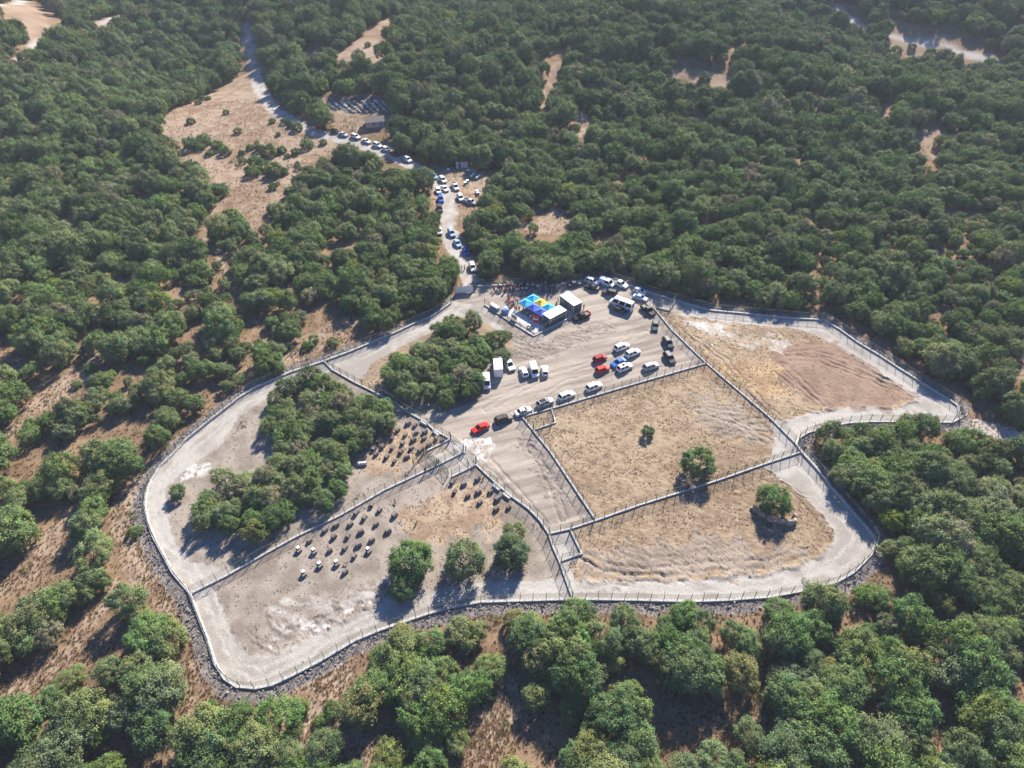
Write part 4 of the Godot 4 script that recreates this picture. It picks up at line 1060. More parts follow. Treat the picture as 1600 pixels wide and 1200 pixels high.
# a low concrete wall along a line, carrying posts with wire panels between
func fence(called: String, line: PackedVector2Array, width: float, height: float, label: String, spacing := 2.45, group := "") -> Node3D:
	var dense := PackedVector2Array([line[0]])
	for i in line.size() - 1:
		var n := maxi(1, int(line[i].distance_to(line[i + 1]) / 3.0))
		for k in n: dense.append(line[i].lerp(line[i + 1], (k + 1.0) / n))
	var o := thing(called, label, "fence", Vector3(line[0].x, 0, line[0].y), 0.0, group)
	var origin := Vector3(line[0].x, 0, line[0].y)
	var rings := []
	for i in dense.size():
		var t := (dense[mini(i + 1, dense.size() - 1)] - dense[maxi(i - 1, 0)]).normalized()
		var w := Vector3(-t.y, 0, t.x) * width * 0.5
		var c := Vector3(dense[i].x, 0, dense[i].y) - origin
		var up := Vector3(0, height + n_fine.get_noise_2d(dense[i].x, dense[i].y) * 0.03, 0)
		rings.append([c + w + Vector3(0, -0.3, 0), c + w + up * 0.92, c + w * 0.85 + up, c - w * 0.85 + up, c - w + up * 0.92, c - w + Vector3(0, -0.3, 0)])
	var st := st_new()
	loft(st, rings)
	part("footing", done(st), M.concrete, o)
	var posts := resample(line.duplicate(), spacing)
	for i in posts.size():
		var a := posts[i]
		var q := part("post", post_mesh, M.steel, o, Vector3(a.x, height - 0.05, a.y) - origin)
		var t := (posts[mini(i + 1, posts.size() - 1)] - posts[maxi(i - 1, 0)]).normalized()
		q.rotation = Vector3(randf_from(a.x * 3.1 + a.y) * 0.06, -atan2(t.y, t.x), randf_from(a.y * 5.7 - a.x) * 0.06)
		q.scale.y = 1.0 + 0.06 * randf_from(a.x + a.y * 2.3)
		if i + 1 < posts.size():
			var b := posts[i + 1]
			var e := part("wire_panel", wire_mesh, M.wire, o, Vector3((a.x + b.x) * 0.5, height, (a.y + b.y) * 0.5) - origin)
			e.rotation.y = -atan2(b.y - a.y, b.x - a.x)
			e.scale.x = a.distance_to(b)
			var rl := part("top_rail", rail_mesh, M.rail, o, Vector3((a.x + b.x) * 0.5, height + POST_H - 0.03, (a.y + b.y) * 0.5) - origin)
			rl.rotation = e.rotation
			rl.scale.x = a.distance_to(b)
	return o

var rail_mesh: ArrayMesh
func gate(x0: float, z0: float, x1: float, z1: float, label: String) -> void:
	var a := Vector2(x0, z0)
	var b := Vector2(x1, z1)
	var m := (a + b) * 0.5
	var o := thing("pen_gate", label, "gate", Vector3(m.x, 0.12, m.y), -atan2(b.y - a.y, b.x - a.x), "wire gates of the kennel pens")
	o.set_meta("stem", "pen_gate")
	var f := part("gate_frame", gate_mesh, M.wire, o)
	f.scale.x = a.distance_to(b)
	var w := part("wire_panel", wire_mesh, M.wire, o, Vector3(0, 0, 0.03))
	w.scale = Vector3(a.distance_to(b) * 0.9, 0.9, 1)

func build_fences() -> void:
	make_fence_kit()
	rail_mesh = box_mesh(Vector3(1, 0.028, 0.028))
	var p := poly(PERIMETER)
	var run := PackedVector2Array()
	var at := 0
	for i in p.size():
		if p[i].distance_to(Vector2(-10.4, -42.8)) < 0.6: at = i
	for k in p.size(): run.append(p[(at + k) % p.size()])
	var cut := 0
	for i in run.size():
		if run[i].distance_to(Vector2(108.1, 7.5)) < 0.6: cut = i
	fence("perimeter_fence", run.slice(0, cut + 1), 0.5, 0.42, "concrete footed wire fence running along the wood behind the yard and upper field")
	fence("perimeter_fence", run.slice(cut), 0.55, 0.45, "long concrete footed wire fence bordering the pale perimeter track")
	for e in [["A", "concrete footed fence dividing the long grove from the yard by the kennels"], ["A2", "short fence closing the kennel gate pen beside the upper huts"], ["B", "straight concrete footed fence between the upper and lower kennel yards"], ["C", "curved concrete footed fence between the lower kennel yard and the open wedge of the yard"], ["C2", "short fence closing the kennel gate pen beside the gate huts"], ["D", "bent fence closing the small pen at the lower field corner"], ["E", "straight concrete footed fence between the middle and lower straw fields"], ["F", "concrete footed fence between the yard wedge and the middle straw field"], ["G", "concrete footed fence between the parked cars and the middle straw field"], ["G2", "bent fence of the small pen at the corner of the middle straw field"], ["H", "long diagonal concrete footed fence beside the upper field"], ["H2", "bent fence of the small pen at the top of the diagonal fence"], ["O", "green fence on a low wall around the cabins' white paving"]]:
		fence("field_fence", poly(get_line(e[0])), 0.42, 0.36, e[1])
	gate(-14.2, 18.4, -10.9, 21.8, "wire gate beside the chalky patch, next to the upper huts' pen")
	gate(-10.6, 22.1, -7.9, 25.1, "wire gate beside the chalky patch, next to the gate huts' pen")
	gate(-20.1, 22.4, -16.6, 25.9, "inner wire gate opening to the upper kennel yard")
	gate(-16.0, 26.3, -13.9, 29.0, "inner wire gate opening to the lower kennel yard")
	gate(-19.8, 22.6, -22.0, 26.2, "open wire gate leaf swung towards the upper huts")
	gate(-16.2, 26.0, -19.2, 28.6, "open wire gate leaf swung towards the lower yard")

func get_line(k: String) -> Array:
	return {"A": WALL_A, "A2": WALL_A2, "B": WALL_B, "C": WALL_C, "C2": WALL_C2, "D": WALL_D, "E": WALL_E, "F": WALL_F, "G": WALL_G, "G2": WALL_G2, "H": WALL_H, "H2": WALL_H2, "O": WALL_O}[k]

# ---------------------------------------------------------------- dog huts
func make_hut(white: bool, tone: Material) -> Node3D:
	var o := Node3D.new()
	var st := st_new()
	if white:
		box(st, Vector3(0.28, 0.36, 0), Vector3(0.62, 0.72, 0.95))
		part("porch", done(st), tone, o)
		st = st_new()
		box(st, Vector3(-0.32, 0.5, -0.12), Vector3(0.58, 1.0, 0.72))
		part("body", done(st), M.hut, o)
		st = st_new()
		box(st, Vector3(-0.32, 1.03, -0.2), Vector3(0.66, 0.06, 0.72), Basis(Vector3.RIGHT, -0.12))
		part("roof", done(st), M.white, o)
		st = st_new()
		for k in 4: box(st, Vector3(-0.53 + k * 0.14, 0.5, 0.27), Vector3(0.1, 0.8, 0.05))
		part("side_boards", done(st), M.hut, o)
	else:
		var ring := func(x: float, k: float) -> Array:
			var r := [Vector3(x, 0, -0.46 * k), Vector3(x, 0.5, -0.5 * k)]
			for i in range(1, 6):
				var t := PI * i / 6.0
				r.append(Vector3(x, 0.5 + 0.42 * k * sin(t), -0.5 * k * cos(t)))
			r.append(Vector3(x, 0.5, 0.5 * k))
			r.append(Vector3(x, 0, 0.46 * k))
			return r
		loft(st, [ring.call(0.6, 0.96), ring.call(0.54, 1.0), ring.call(-0.54, 1.0), ring.call(-0.6, 0.96)], false)
		loft(st, [ring.call(0.56, 0.9), ring.call(-0.56, 0.9)], false)
		part("shell", done(st), tone, o)
		st = st_new()
		loft(st, [ring.call(-0.57, 0.93), ring.call(-0.61, 0.93)])
		part("back_wall", done(st), tone, o)
		st = st_new()
		for s in [-1, 1]: box(st, Vector3(0.58, 0.3, s * 0.35), Vector3(0.05, 0.6, 0.24))
		box(st, Vector3(0.58, 0.72, 0), Vector3(0.05, 0.24, 0.72))
		part("front_wall", done(st), tone, o)
		st = st_new()
		for x in [-0.42, 0.0, 0.42]:
			for i in 6:
				var t := PI * (i + 0.5) / 6.0
				box(st, Vector3(x, 0.5 + 0.43 * sin(t), -0.51 * cos(t)), Vector3(0.05, 0.03, 0.28), Basis(Vector3.RIGHT, PI * 0.5 - t))
		part("ribs", done(st), M.hut, o)
	tag(o, "hut", "dog kennel")
	o.set_meta("stem", "dog_kennel")
	return o

func build_huts() -> void:
	rng.seed = 44
	var plain := [make_hut(false, M.hut_grey), make_hut(false, M.hut_tan), make_hut(false, M.hut)]
	var pale := make_hut(true, M.hut_grey)
	for e in [[KENNELS_UPPER, "rounded brown dog kennel in the rows of the upper yard beside the grove", "kennels of the upper yard"], [KENNELS_LOWER, "rounded brown dog kennel in the rows of the lower yard", "brown kennels of the lower yard"], [KENNELS_GATE, "rounded brown dog kennel beside the curved fence and the gate pen", "kennels beside the gate pen"]]:
		for i in range(0, e[0].size(), 2):
			var c := copy(plain[rng.randi() % 3], Vector3(e[0][i], 0, e[0][i + 1]), -2.2 + rng.randf_range(-0.45, 0.45), e[1], e[2])
			c.scale = Vector3.ONE * rng.randf_range(0.78, 0.98)
	for i in range(0, KENNELS_WHITE.size(), 2):
		copy(pale, Vector3(KENNELS_WHITE[i], 0, KENNELS_WHITE[i + 1]), -0.75 + rng.randf_range(-0.1, 0.1), "dog kennel with a raised white roof panel in the lower yard", "white roofed kennels").scale = Vector3.ONE * 0.9
	for q in plain: q.free()
	pale.free()
	# feeding troughs on the fences and a drum
	for t in [[-17.7, 16.6, 0.78, "white concrete trough against the fence above the upper huts"], [-3.4, 32.6, 0.8, "white concrete trough against the curved fence, nearer the gate pen"], [-1.2, 34.8, 0.75, "white concrete trough against the curved fence, farther from the gate pen"], [-20.8, 13.4, 0.62, "white concrete trough by the fence at the grove's shadow"]]:
		var o := thing("trough", t[3], "trough", Vector3(t[0], 0, t[1]), -t[2])
		part("basin", box_mesh(Vector3(2.0, 0.5, 0.55), Vector3(0, 0.25, 0)), M.slab, o)
		var st := st_new()
		for s in [-1, 1]:
			box(st, Vector3(0, 0.55, s * 0.25), Vector3(2.1, 0.1, 0.09))
			box(st, Vector3(s * 1.0, 0.55, 0), Vector3(0.09, 0.1, 0.41))
		part("rim", done(st), M.slab, o)
	var d := thing("drum", "pale cylindrical drum lying on the ground beside the upper huts", "drum", Vector3(-33.3, 0.42, 25.9), 0.1)
	var st := st_new()
	tube(st, Vector3(-0.95, 0, 0), Vector3(0.95, 0, 0), 0.42, 0.42, 14)
	part("barrel", done(st), M.white_sheet, d)
	for x in [-0.93, -0.3, 0.3, 0.93]:
		st = st_new()
		tube(st, Vector3(x - 0.04, 0, 0), Vector3(x + 0.04, 0, 0), 0.445, 0.445, 14)
		part("hoop", done(st), M.rail, d)

# ---------------------------------------------------------------- vehicles
func pane(st: SurfaceTool, a: Vector3, b: Vector3, c: Vector3, d: Vector3, out: Vector3, inset := 0.1) -> void:
	var m := (a + b + c + d) * 0.25
	var v := []
	for p in [a, b, c, d]: v.append(p.lerp(m, inset) + out * 0.012)
	quad(st, v[0], v[1], v[2], v[3])
	quad(st, v[3], v[2], v[1], v[0])

func make_vehicle(kind: String, colour: String) -> Node3D:
	var o := Node3D.new()
	var paint: Material = M["paint_" + {"sunroof": "white", "blackroof": "silver", "redblack": "black"}.get(colour, colour)]
	# [length, width, height, deck height, glasshouse: bottom rear x, bottom front x, top rear x, top front x] with x from -L/2 to L/2
	var d: Array = {"sedan": [4.5, 1.78, 1.45, 0.92, -1.55, 1.05, -0.95, 0.25], "hatch": [3.9, 1.7, 1.5, 0.95, -1.88, 1.0, -1.5, 0.3], "suv": [4.5, 1.86, 1.68, 1.02, -2.15, 1.1, -1.8, 0.4],
		"van": [4.9, 1.95, 2.0, 1.12, -2.4, 1.75, -2.3, 1.0], "minibus": [7.2, 2.1, 2.75, 1.35, -3.55, 2.95, -3.5, 2.2], "pickup": [5.3, 1.86, 1.75, 1.02, -0.75, 1.35, -0.6, 0.65], "boxtruck": [6.4, 2.2, 2.2, 1.2, 1.2, 3.1, 1.25, 2.75]}[kind]
	var L: float = d[0] * 0.5
	var W: float = d[1] * 0.5
	var H: float = d[2]
	var B: float = d[3]
	var st := st_new()
	var flat_back := kind in ["hatch", "suv", "van", "minibus", "boxtruck"]
	var rear_top := B if flat_back else B - 0.04
	var nose := B - (0.22 if kind in ["van", "minibus", "boxtruck"] else 0.2)
	loft(st, [ring_x(L, W * 0.78, 0.34, nose - 0.14, 0.1), ring_x(L - 0.14, W * 0.93, 0.25, nose, 0.1), ring_x(d[5], W, 0.22, B - 0.02, 0.1), ring_x(d[4] if d[4] > -L + 0.4 else -L + 0.5, W, 0.22, B, 0.1), ring_x(-L + 0.12, W * 0.95, 0.26, rear_top, 0.1), ring_x(-L, W * 0.84, 0.36, rear_top - 0.12, 0.1)])
	var lo := ring_y(B - 0.04, d[4], d[5], W * 0.94, 0.08)
	var hi := ring_y(H - 0.05, d[6], d[7], W * (0.86 if kind in ["van", "minibus", "boxtruck"] else 0.76), 0.1)
	var cap := ring_y(H, d[6] + 0.12, d[7] - 0.14, W * (0.76 if kind in ["van", "minibus", "boxtruck"] else 0.64), 0.1)
	loft(st, [lo, hi, cap])
	part("body", done(st), paint, o)
	# glass
	st = st_new()
	pane(st, lo[2], lo[3], hi[3], hi[2], Vector3(0.7, 0.7, 0))
	part("windscreen", done(st), M.glass, o)
	if kind != "boxtruck":
		st = st_new()
		pane(st, lo[6], lo[7], hi[7], hi[6], Vector3(-0.8, 0.5, 0), 0.13)
		part("rear_window", done(st), M.glass, o)
	var splits := 3 if kind == "minibus" else (1 if kind in ["boxtruck"] else 2)
	for s in [0, 1]:
		var b0: Vector3 = lo[0] if s == 0 else lo[5]
		var b1: Vector3 = lo[1] if s == 0 else lo[4]
		var t0: Vector3 = hi[0] if s == 0 else hi[5]
		var t1: Vector3 = hi[1] if s == 0 else hi[4]
		for k in splits:
			if kind == "van" and colour == "white" and k == 0: continue
			var f0 := (k + 0.04) / splits
			var f1 := (k + 0.96) / splits
			st = st_new()
			pane(st, b0.lerp(b1, f0), b0.lerp(b1, f1), t0.lerp(t1, f1), t0.lerp(t1, f0), Vector3(0, 0.3, -1 if s == 0 else 1), 0.12)
			part("side_window", done(st), M.glass, o)
	# wheels
	var wr := 0.33 if H < 1.9 else 0.38
	var tyre := st_new()
	tube(tyre, Vector3(0, 0, -0.11), Vector3(0, 0, 0.11), wr, wr, 16)
	var tyre_m := done(tyre)
	var rim := st_new()
	tube(rim, Vector3(0, 0, -0.118), Vector3(0, 0, 0.118), wr * 0.62, wr * 0.62, 10)
	var rim_m := done(rim)
	for x in [L - 0.85, -L + 0.85]:
		for s in [-1, 1]:
			var w := part("wheel", tyre_m, M.tyre, o, Vector3(x, wr, s * (W - 0.1)))
			part("rim", rim_m, M.rim, w)
	var lamp := box_mesh(Vector3(0.12, 0.14, 0.34))
	for s in [-1, 1]:
		part("headlight", lamp, M.headlight, o, Vector3(L - 0.09, nose - 0.2, s * W * 0.64))
		part("taillight", box_mesh(Vector3(0.08, 0.26, 0.16)), M.taillight, o, Vector3(-L + 0.03, rear_top - 0.3, s * W * 0.72))
		part("mirror", box_mesh(Vector3(0.12, 0.14, 0.2)), paint if kind != "van" else M.trim, o, Vector3(d[5] - 0.35, B + 0.08, s * (W + 0.06)))
	part("bumper", box_mesh(Vector3(0.12, 0.2, W * 1.5)), M.trim, o, Vector3(L - 0.02, 0.4, 0))
	if kind == "pickup":
		st = st_new()
		box(st, Vector3((-L + 0.1 - 0.8) * 0.5, B + 0.012, 0), Vector3(L - 1.0, 0.04, W * 1.55))
		part("bed_floor", done(st), M.trim, o)
		st = st_new()
		for s in [-1, 1]: box(st, Vector3((-L - 0.75) * 0.5, B + 0.14, s * (W - 0.07)), Vector3(L - 0.85, 0.28, 0.1))
		box(st, Vector3(-L + 0.07, B + 0.14, 0), Vector3(0.1, 0.28, W * 1.7))
		part("bed_wall", done(st), M.red_print if colour == "redblack" else paint, o)
	if kind == "boxtruck":
		part("cargo_box", box_mesh(Vector3(4.2, 2.1, 2.25), Vector3(-1.05, 1.95, 0)), M.white, o)
		part("cargo_door", box_mesh(Vector3(0.04, 1.9, 2.0), Vector3(-3.17, 1.95, 0)), M.white_sheet, o)
	if colour == "sunroof": part("sunroof", box_mesh(Vector3(0.8, 0.02, 0.75), Vector3(-0.5, H + 0.006, 0)), M.glass, o)
	if colour == "blackroof": part("roof_panel", box_mesh(Vector3(1.7, 0.02, W * 1.2), Vector3(-0.7, H + 0.006, 0)), M.paint_black, o)
	if kind in ["suv"] and not colour in ["sunroof", "blackroof"]:
		for s in [-1, 1]: part("roof_rail", box_mesh(Vector3(1.7, 0.05, 0.05), Vector3(-0.7, H + 0.01, s * W * 0.6)), M.trim, o)
	if kind == "minibus":
		part("stripe", box_mesh(Vector3(6.2, 0.22, W * 2.0 + 0.02), Vector3(-0.2, 0.78, 0)), M.blue_paint, o)
		part("air_vent", box_mesh(Vector3(1.0, 0.18, 1.0), Vector3(1.2, H + 0.07, 0)), M.white, o)
	tag(o, "vehicle", {"sedan": "car", "hatch": "car", "suv": "car", "van": "van", "minibus": "minibus", "pickup": "pickup truck", "boxtruck": "truck"}[kind])
	o.set_meta("stem", {"sedan": "saloon_car", "hatch": "hatchback_car", "suv": "estate_car", "van": "van", "minibus": "minibus", "pickup": "pickup_truck", "boxtruck": "box_truck"}[kind])
	return o

func build_vehicles() -> void:
	var kit := {}
	for v in VEHICLES:
		var k: String = v[3] + v[4]
		if not kit.has(k): kit[k] = make_vehicle(v[3], v[4])
		copy(kit[k], Vector3(v[0], hill(v[0], v[1]), v[1]), v[2], v[5], "vehicles parked in the yard" if v[1] > -60.0 else "vehicles along the access road")
	for k in kit: kit[k].free()

# ---------------------------------------------------------------- bodies of people and dogs: smooth union of tapered capsules, meshed as surface nets
func field(p: Vector3, bones: Array) -> float:
	var acc := 1e9
	for b in bones:
		var a: Vector3 = b[0]
		var ab: Vector3 = b[1] - a
		var t := clampf((p - a).dot(ab) / maxf(ab.length_squared(), 1e-6), 0.0, 1.0)
		var d := p.distance_to(a + ab * t) - lerpf(b[2], b[3], t)
		if d < acc + 0.05:
			var h := clampf(0.5 + 0.5 * (acc - d) / 0.045, 0.0, 1.0)
			acc = lerpf(acc, d, h) - 0.045 * h * (1.0 - h)
	return acc

# returns [vertices, triangles]
func nets(bones: Array, cell: float) -> Array:
	var lo := Vector3.ONE * 1e9
	var hi := -lo
	for b in bones:
		for e in [[b[0], b[2]], [b[1], b[3]]]:
			lo = lo.min(e[0] - Vector3.ONE * (e[1] + cell * 2))
			hi = hi.max(e[0] + Vector3.ONE * (e[1] + cell * 2))
	var n := Vector3i(((hi - lo) / cell).ceil()) + Vector3i.ONE
	var val := PackedFloat32Array()
	val.resize(n.x * n.y * n.z)
	for z in n.z:
		for y in n.y:
			for x in n.x: val[x + n.x * (y + n.y * z)] = field(lo + Vector3(x, y, z) * cell, bones)
	var verts := PackedVector3Array()
	var id := {}
	var off := [0, 1, n.x, n.x + 1, n.x * n.y, n.x * n.y + 1, n.x * n.y + n.x, n.x * n.y + n.x + 1]
	for z in n.z - 1:
		for y in n.y - 1:
			for x in n.x - 1:
				var i := x + n.x * (y + n.y * z)
				var s := Vector3.ZERO
				var c := 0
				for e in [[0, 1], [2, 3], [4, 5], [6, 7], [0, 2], [1, 3], [4, 6], [5, 7], [0, 4], [1, 5], [2, 6], [3, 7]]:
					var a: float = val[i + off[e[0]]]
					var b: float = val[i + off[e[1]]]
					if (a < 0.0) != (b < 0.0):
						var t := a / (a - b)
						var pa := Vector3(e[0] & 1, (e[0] >> 1) & 1, e[0] >> 2)
						var pb := Vector3(e[1] & 1, (e[1] >> 1) & 1, e[1] >> 2)
						s += pa.lerp(pb, t)
						c += 1
				if c > 0:
					id[i] = verts.size()
					verts.append(lo + (Vector3(x, y, z) + s / c) * cell)
	var tris := PackedInt32Array()
	for z in range(1, n.z - 1):
		for y in range(1, n.y - 1):
			for x in range(1, n.x - 1):
				var i := x + n.x * (y + n.y * z)
				for ax in 3:
					var da: int = [1, n.x, n.x * n.y][ax]
					if (val[i] < 0.0) == (val[i + da] < 0.0): continue
					var u: int = [n.x, n.x * n.y, 1][ax]
					var w: int = [n.x * n.y, 1, n.x][ax]
					var q := [id[i - u - w], id[i - w], id[i], id[i - u]]
					if val[i] < 0.0: tris.append_array(PackedInt32Array([q[0], q[2], q[1], q[0], q[3], q[2]]))
					else: tris.append_array(PackedInt32Array([q[0], q[1], q[2], q[0], q[2], q[3]]))
	return [verts, tris]

func net_mesh(net: Array, bones: Array, grow: float, keep: Callable) -> ArrayMesh:
	var st := SurfaceTool.new()
	st.begin(Mesh.PRIMITIVE_TRIANGLES)
	st.set_smooth_group(0)
	var v: PackedVector3Array = net[0]
	var t: PackedInt32Array = net[1]
	var nn := PackedVector3Array()
	nn.resize(v.size())
	for i in v.size():
		var e := 0.012
		var p := v[i]
		nn[i] = Vector3(field(p + Vector3(e, 0, 0), bones) - field(p - Vector3(e, 0, 0), bones), field(p + Vector3(0, e, 0), bones) - field(p - Vector3(0, e, 0), bones), field(p + Vector3(0, 0, e), bones) - field(p - Vector3(0, 0, e), bones)).normalized()
	var any := false
	for i in range(0, t.size(), 3):
		var m := (v[t[i]] + v[t[i + 1]] + v[t[i + 2]]) / 3.0
		if not keep.call(m): continue
		any = true
		for k in 3:
			st.set_normal(nn[t[i + k]])
			st.add_vertex(v[t[i + k]] + nn[t[i + k]] * grow)
	return st.commit() if any else null

var bodies := []
func make_bodies() -> void:
	# three standing poses: arms down, one arm bent, mid-stride; x forward
	for pose in 3:
		var stride: float = [0.03, 0.05, 0.22][pose]
		var b := []
		for s in [-1, 1]:
			var fx: float = stride * s
			var hip := Vector3(0, 0.92, 0.09 * s)
			var knee := Vector3(fx * 0.6 + 0.02, 0.49, 0.1 * s)
			var ankle := Vector3(fx - 0.03, 0.08, 0.11 * s)
			b.append([hip, knee, 0.095, 0.062])
			b.append([knee, ankle, 0.06, 0.042])
			b.append([ankle + Vector3(-0.03, -0.035, 0), ankle + Vector3(0.16, -0.045, 0.02 * s), 0.042, 0.034])
			var sh := Vector3(0, 1.42, 0.19 * s)
			var el := Vector3(-0.04 - fx * 0.5, 1.13, 0.25 * s)
			var wr := Vector3(0.06 - fx * 0.8, 0.88, 0.26 * s)
			if pose == 1 and s == 1: wr = Vector3(0.22, 1.16, 0.14)
			b.append([sh, el, 0.055, 0.042])
			b.append([el, wr, 0.042, 0.03])
			var hd := (wr - el).normalized()
			b.append([wr + hd * 0.03, wr + hd * 0.09, 0.034, 0.034])
			for k in 4: b.append([wr + hd * 0.09 + Vector3(0.03 - k * 0.02, 0, 0), wr + hd * (0.17 - absf(k - 1.2) * 0.012) + Vector3(0.05 - k * 0.02, 0, -0.015 * s), 0.01, 0.009])
			b.append([wr + hd * 0.04 + Vector3(0.03, 0, 0), wr + hd * 0.1 + Vector3(0.07, 0, -0.01 * s), 0.012, 0.01])
		b.append([Vector3(0, 0.95, -0.06), Vector3(0, 0.95, 0.06), 0.12, 0.12])
		b.append([Vector3(0, 1.0, 0), Vector3(0.01, 1.2, 0), 0.125, 0.135])
		b.append([Vector3(0.01, 1.32, -0.1), Vector3(0.01, 1.32, 0.1), 0.115, 0.115])
		b.append([Vector3(0, 1.42, -0.14), Vector3(0, 1.42, 0.14), 0.06, 0.06])
		b.append([Vector3(0, 1.45, 0), Vector3(0.02, 1.56, 0), 0.055, 0.052])
		b.append([Vector3(0.02, 1.6, 0), Vector3(0.01, 1.69, 0), 0.078, 0.09])
		b.append([Vector3(0.105, 1.62, 0), Vector3(0.115, 1.6, 0), 0.012, 0.016])
		var net := nets(b, 0.04)
		bodies.append([
			net_mesh(net, b, 0.0, func(_m): return true),
			net_mesh(net, b, 0.014, func(m): return m.y > 0.9 and m.y < 1.5 and not (absf(m.z) > 0.2 and m.y < 1.2) and not (m.x > 0.16)),
			net_mesh(net, b, 0.012, func(m): return m.y > 0.1 and m.y < 0.98 and absf(m.z) < 0.2),
			net_mesh(net, b, 0.012, func(m): return m.y > 1.64 and (m.x < 0.04 or m.y > 1.72)),
			net_mesh(net, b, 0.01, func(m): return m.y < 0.1)])

func build_people() -> void:
	make_bodies()
	rng.seed = 63
	var where := {0: ["in the crowd along the shaded back fence", "people lined up along the back fence"], 1: ["under the coloured canopy tents", "people under the canopy tents"], 2: ["beside the white cabins", "people beside the cabins"], 3: ["on the open dirt away from the crowd", "people away from the crowd"]}
	for p in PEOPLE:
		var turn := rng.randf_range(-2.4, -0.7) if p[3] == 0 else rng.randf() * TAU
		var said: String = {"black": "dark clothes", "navy": "a navy top", "tan": "a tan top", "grey": "a grey top", "yellow": "a yellow vest"}.get(p[2], "a " + {"darkred": "dark red"}.get(p[2], p[2]) + " shirt")
		var o := thing("person", "person in " + said + " standing " + where[p[3]][0], "person", Vector3(p[0], 0.0, p[1]), turn, where[p[3]][1])
		var s := rng.randf_range(0.94, 1.04)
		o.scale = Vector3.ONE * s
		var k: Array = bodies[rng.randi() % 3]
		var b := part("body", k[0], M.skin, o)
		part("shirt", k[1], M["cloth_" + p[2]], b)
		part("trousers", k[2], [M.jeans, M.cloth_black, M.cloth_grey, M.jeans][rng.randi() % 4], b)
		part("hair", k[3], M.hair, b)
		part("shoes", k[4], M.trim, b)

func build_dogs() -> void:
	var b := []
	b.append([Vector3(0.26, 0.5, 0), Vector3(-0.1, 0.5, 0), 0.125, 0.105])
	b.append([Vector3(-0.1, 0.5, 0), Vector3(-0.32, 0.5, 0), 0.09, 0.095])
	b.append([Vector3(0.3, 0.56, 0), Vector3(0.46, 0.72, 0), 0.085, 0.065])
	b.append([Vector3(0.48, 0.76, 0), Vector3(0.54, 0.74, 0), 0.08, 0.065])
	b.append([Vector3(0.56, 0.73, 0), Vector3(0.68, 0.69, 0), 0.045, 0.034])
	b.append([Vector3(-0.38, 0.55, 0), Vector3(-0.56, 0.68, 0), 0.03, 0.02])
	b.append([Vector3(-0.56, 0.68, 0), Vector3(-0.6, 0.8, 0), 0.022, 0.014])
	for s in [-1, 1]:
		b.append([Vector3(0.45, 0.82, 0.05 * s), Vector3(0.42, 0.9, 0.075 * s), 0.026, 0.012])
		b.append([Vector3(0.26, 0.44, 0.09 * s), Vector3(0.24, 0.24, 0.09 * s), 0.055, 0.032])
		b.append([Vector3(0.24, 0.24, 0.09 * s), Vector3(0.25, 0.04, 0.09 * s), 0.03, 0.028])
		b.append([Vector3(0.25, 0.03, 0.09 * s), Vector3(0.3, 0.025, 0.09 * s), 0.03, 0.026])
		b.append([Vector3(-0.32, 0.46, 0.085 * s), Vector3(-0.22, 0.34, 0.095 * s), 0.08, 0.048])
		b.append([Vector3(-0.22, 0.34, 0.095 * s), Vector3(-0.38, 0.2, 0.09 * s), 0.045, 0.028])
		b.append([Vector3(-0.38, 0.2, 0.09 * s), Vector3(-0.37, 0.04, 0.09 * s), 0.027, 0.026])
		b.append([Vector3(-0.37, 0.03, 0.09 * s), Vector3(-0.31, 0.025, 0.09 * s), 0.03, 0.026])
	var net := nets(b, 0.03)
	var mesh := net_mesh(net, b, 0.0, func(_m): return true)
	var told := ["tan dog standing near the upper yard fence", "dark dog standing beside the straight fence in the lower yard", "dark dog standing on the straw of the lower yard", "tan dog standing at the grove edge of the upper yard", "dark dog under the oaks of the upper yard", "dark dog standing beside the gate pen huts", "tan dog standing near the lowest kennels", ""]
	for i in 7:
		var o := thing("dog", told[i], "dog", Vector3(DOGS[i][0], 0.02, DOGS[i][1]), DOGS[i][2])
		part("body", mesh, M.fur_tan if i in [0, 3, 6] else M.fur_dark, o)

# ---------------------------------------------------------------- cabins, tents, shed and the rest
func cabin(at: Vector3, turn: float, label: String) -> void:
	var o := thing("cabin", label, "cabin", at, turn)
	var L := 6.0
	var W := 2.9
	part("wall", box_mesh(Vector3(L, 2.45, W), Vector3(0, 1.42, 0)), M.cabin, o)
	var st := st_new()
	for x in [-L / 2, L / 2]:
		for z in [-W / 2, W / 2]: box(st, Vector3(x, 1.42, z), Vector3(0.14, 2.47, 0.14))
	part("corner_post", done(st), M.cabin_trim, o)
	part("roof", box_mesh(Vector3(L + 0.24, 0.16, W + 0.24), Vector3(0, 2.74, 0)), M.white, o)
	part("base", box_mesh(Vector3(L + 0.04, 0.18, W + 0.04), Vector3(0, 0.1, 0)), M.trim, o)
	for s in [-1, 1]:
		for x in [-1.9, 1.7]:
			var w := part("window", box_mesh(Vector3(1.1, 0.9, 0.06), Vector3(x, 1.6, s * (W / 2 + 0.02))), M.white, o)
			part("pane", box_mesh(Vector3(0.92, 0.72, 0.03), Vector3(x, 1.6, s * (W / 2 + 0.045))), M.glass, w)
	var d := part("door", box_mesh(Vector3(0.95, 2.0, 0.06), Vector3(0, 1.22, -(W / 2 + 0.02))), M.white, o)
	part("handle", box_mesh(Vector3(0.12, 0.05, 0.06), Vector3(0.36, 1.2, -(W / 2 + 0.08))), M.rim, d)

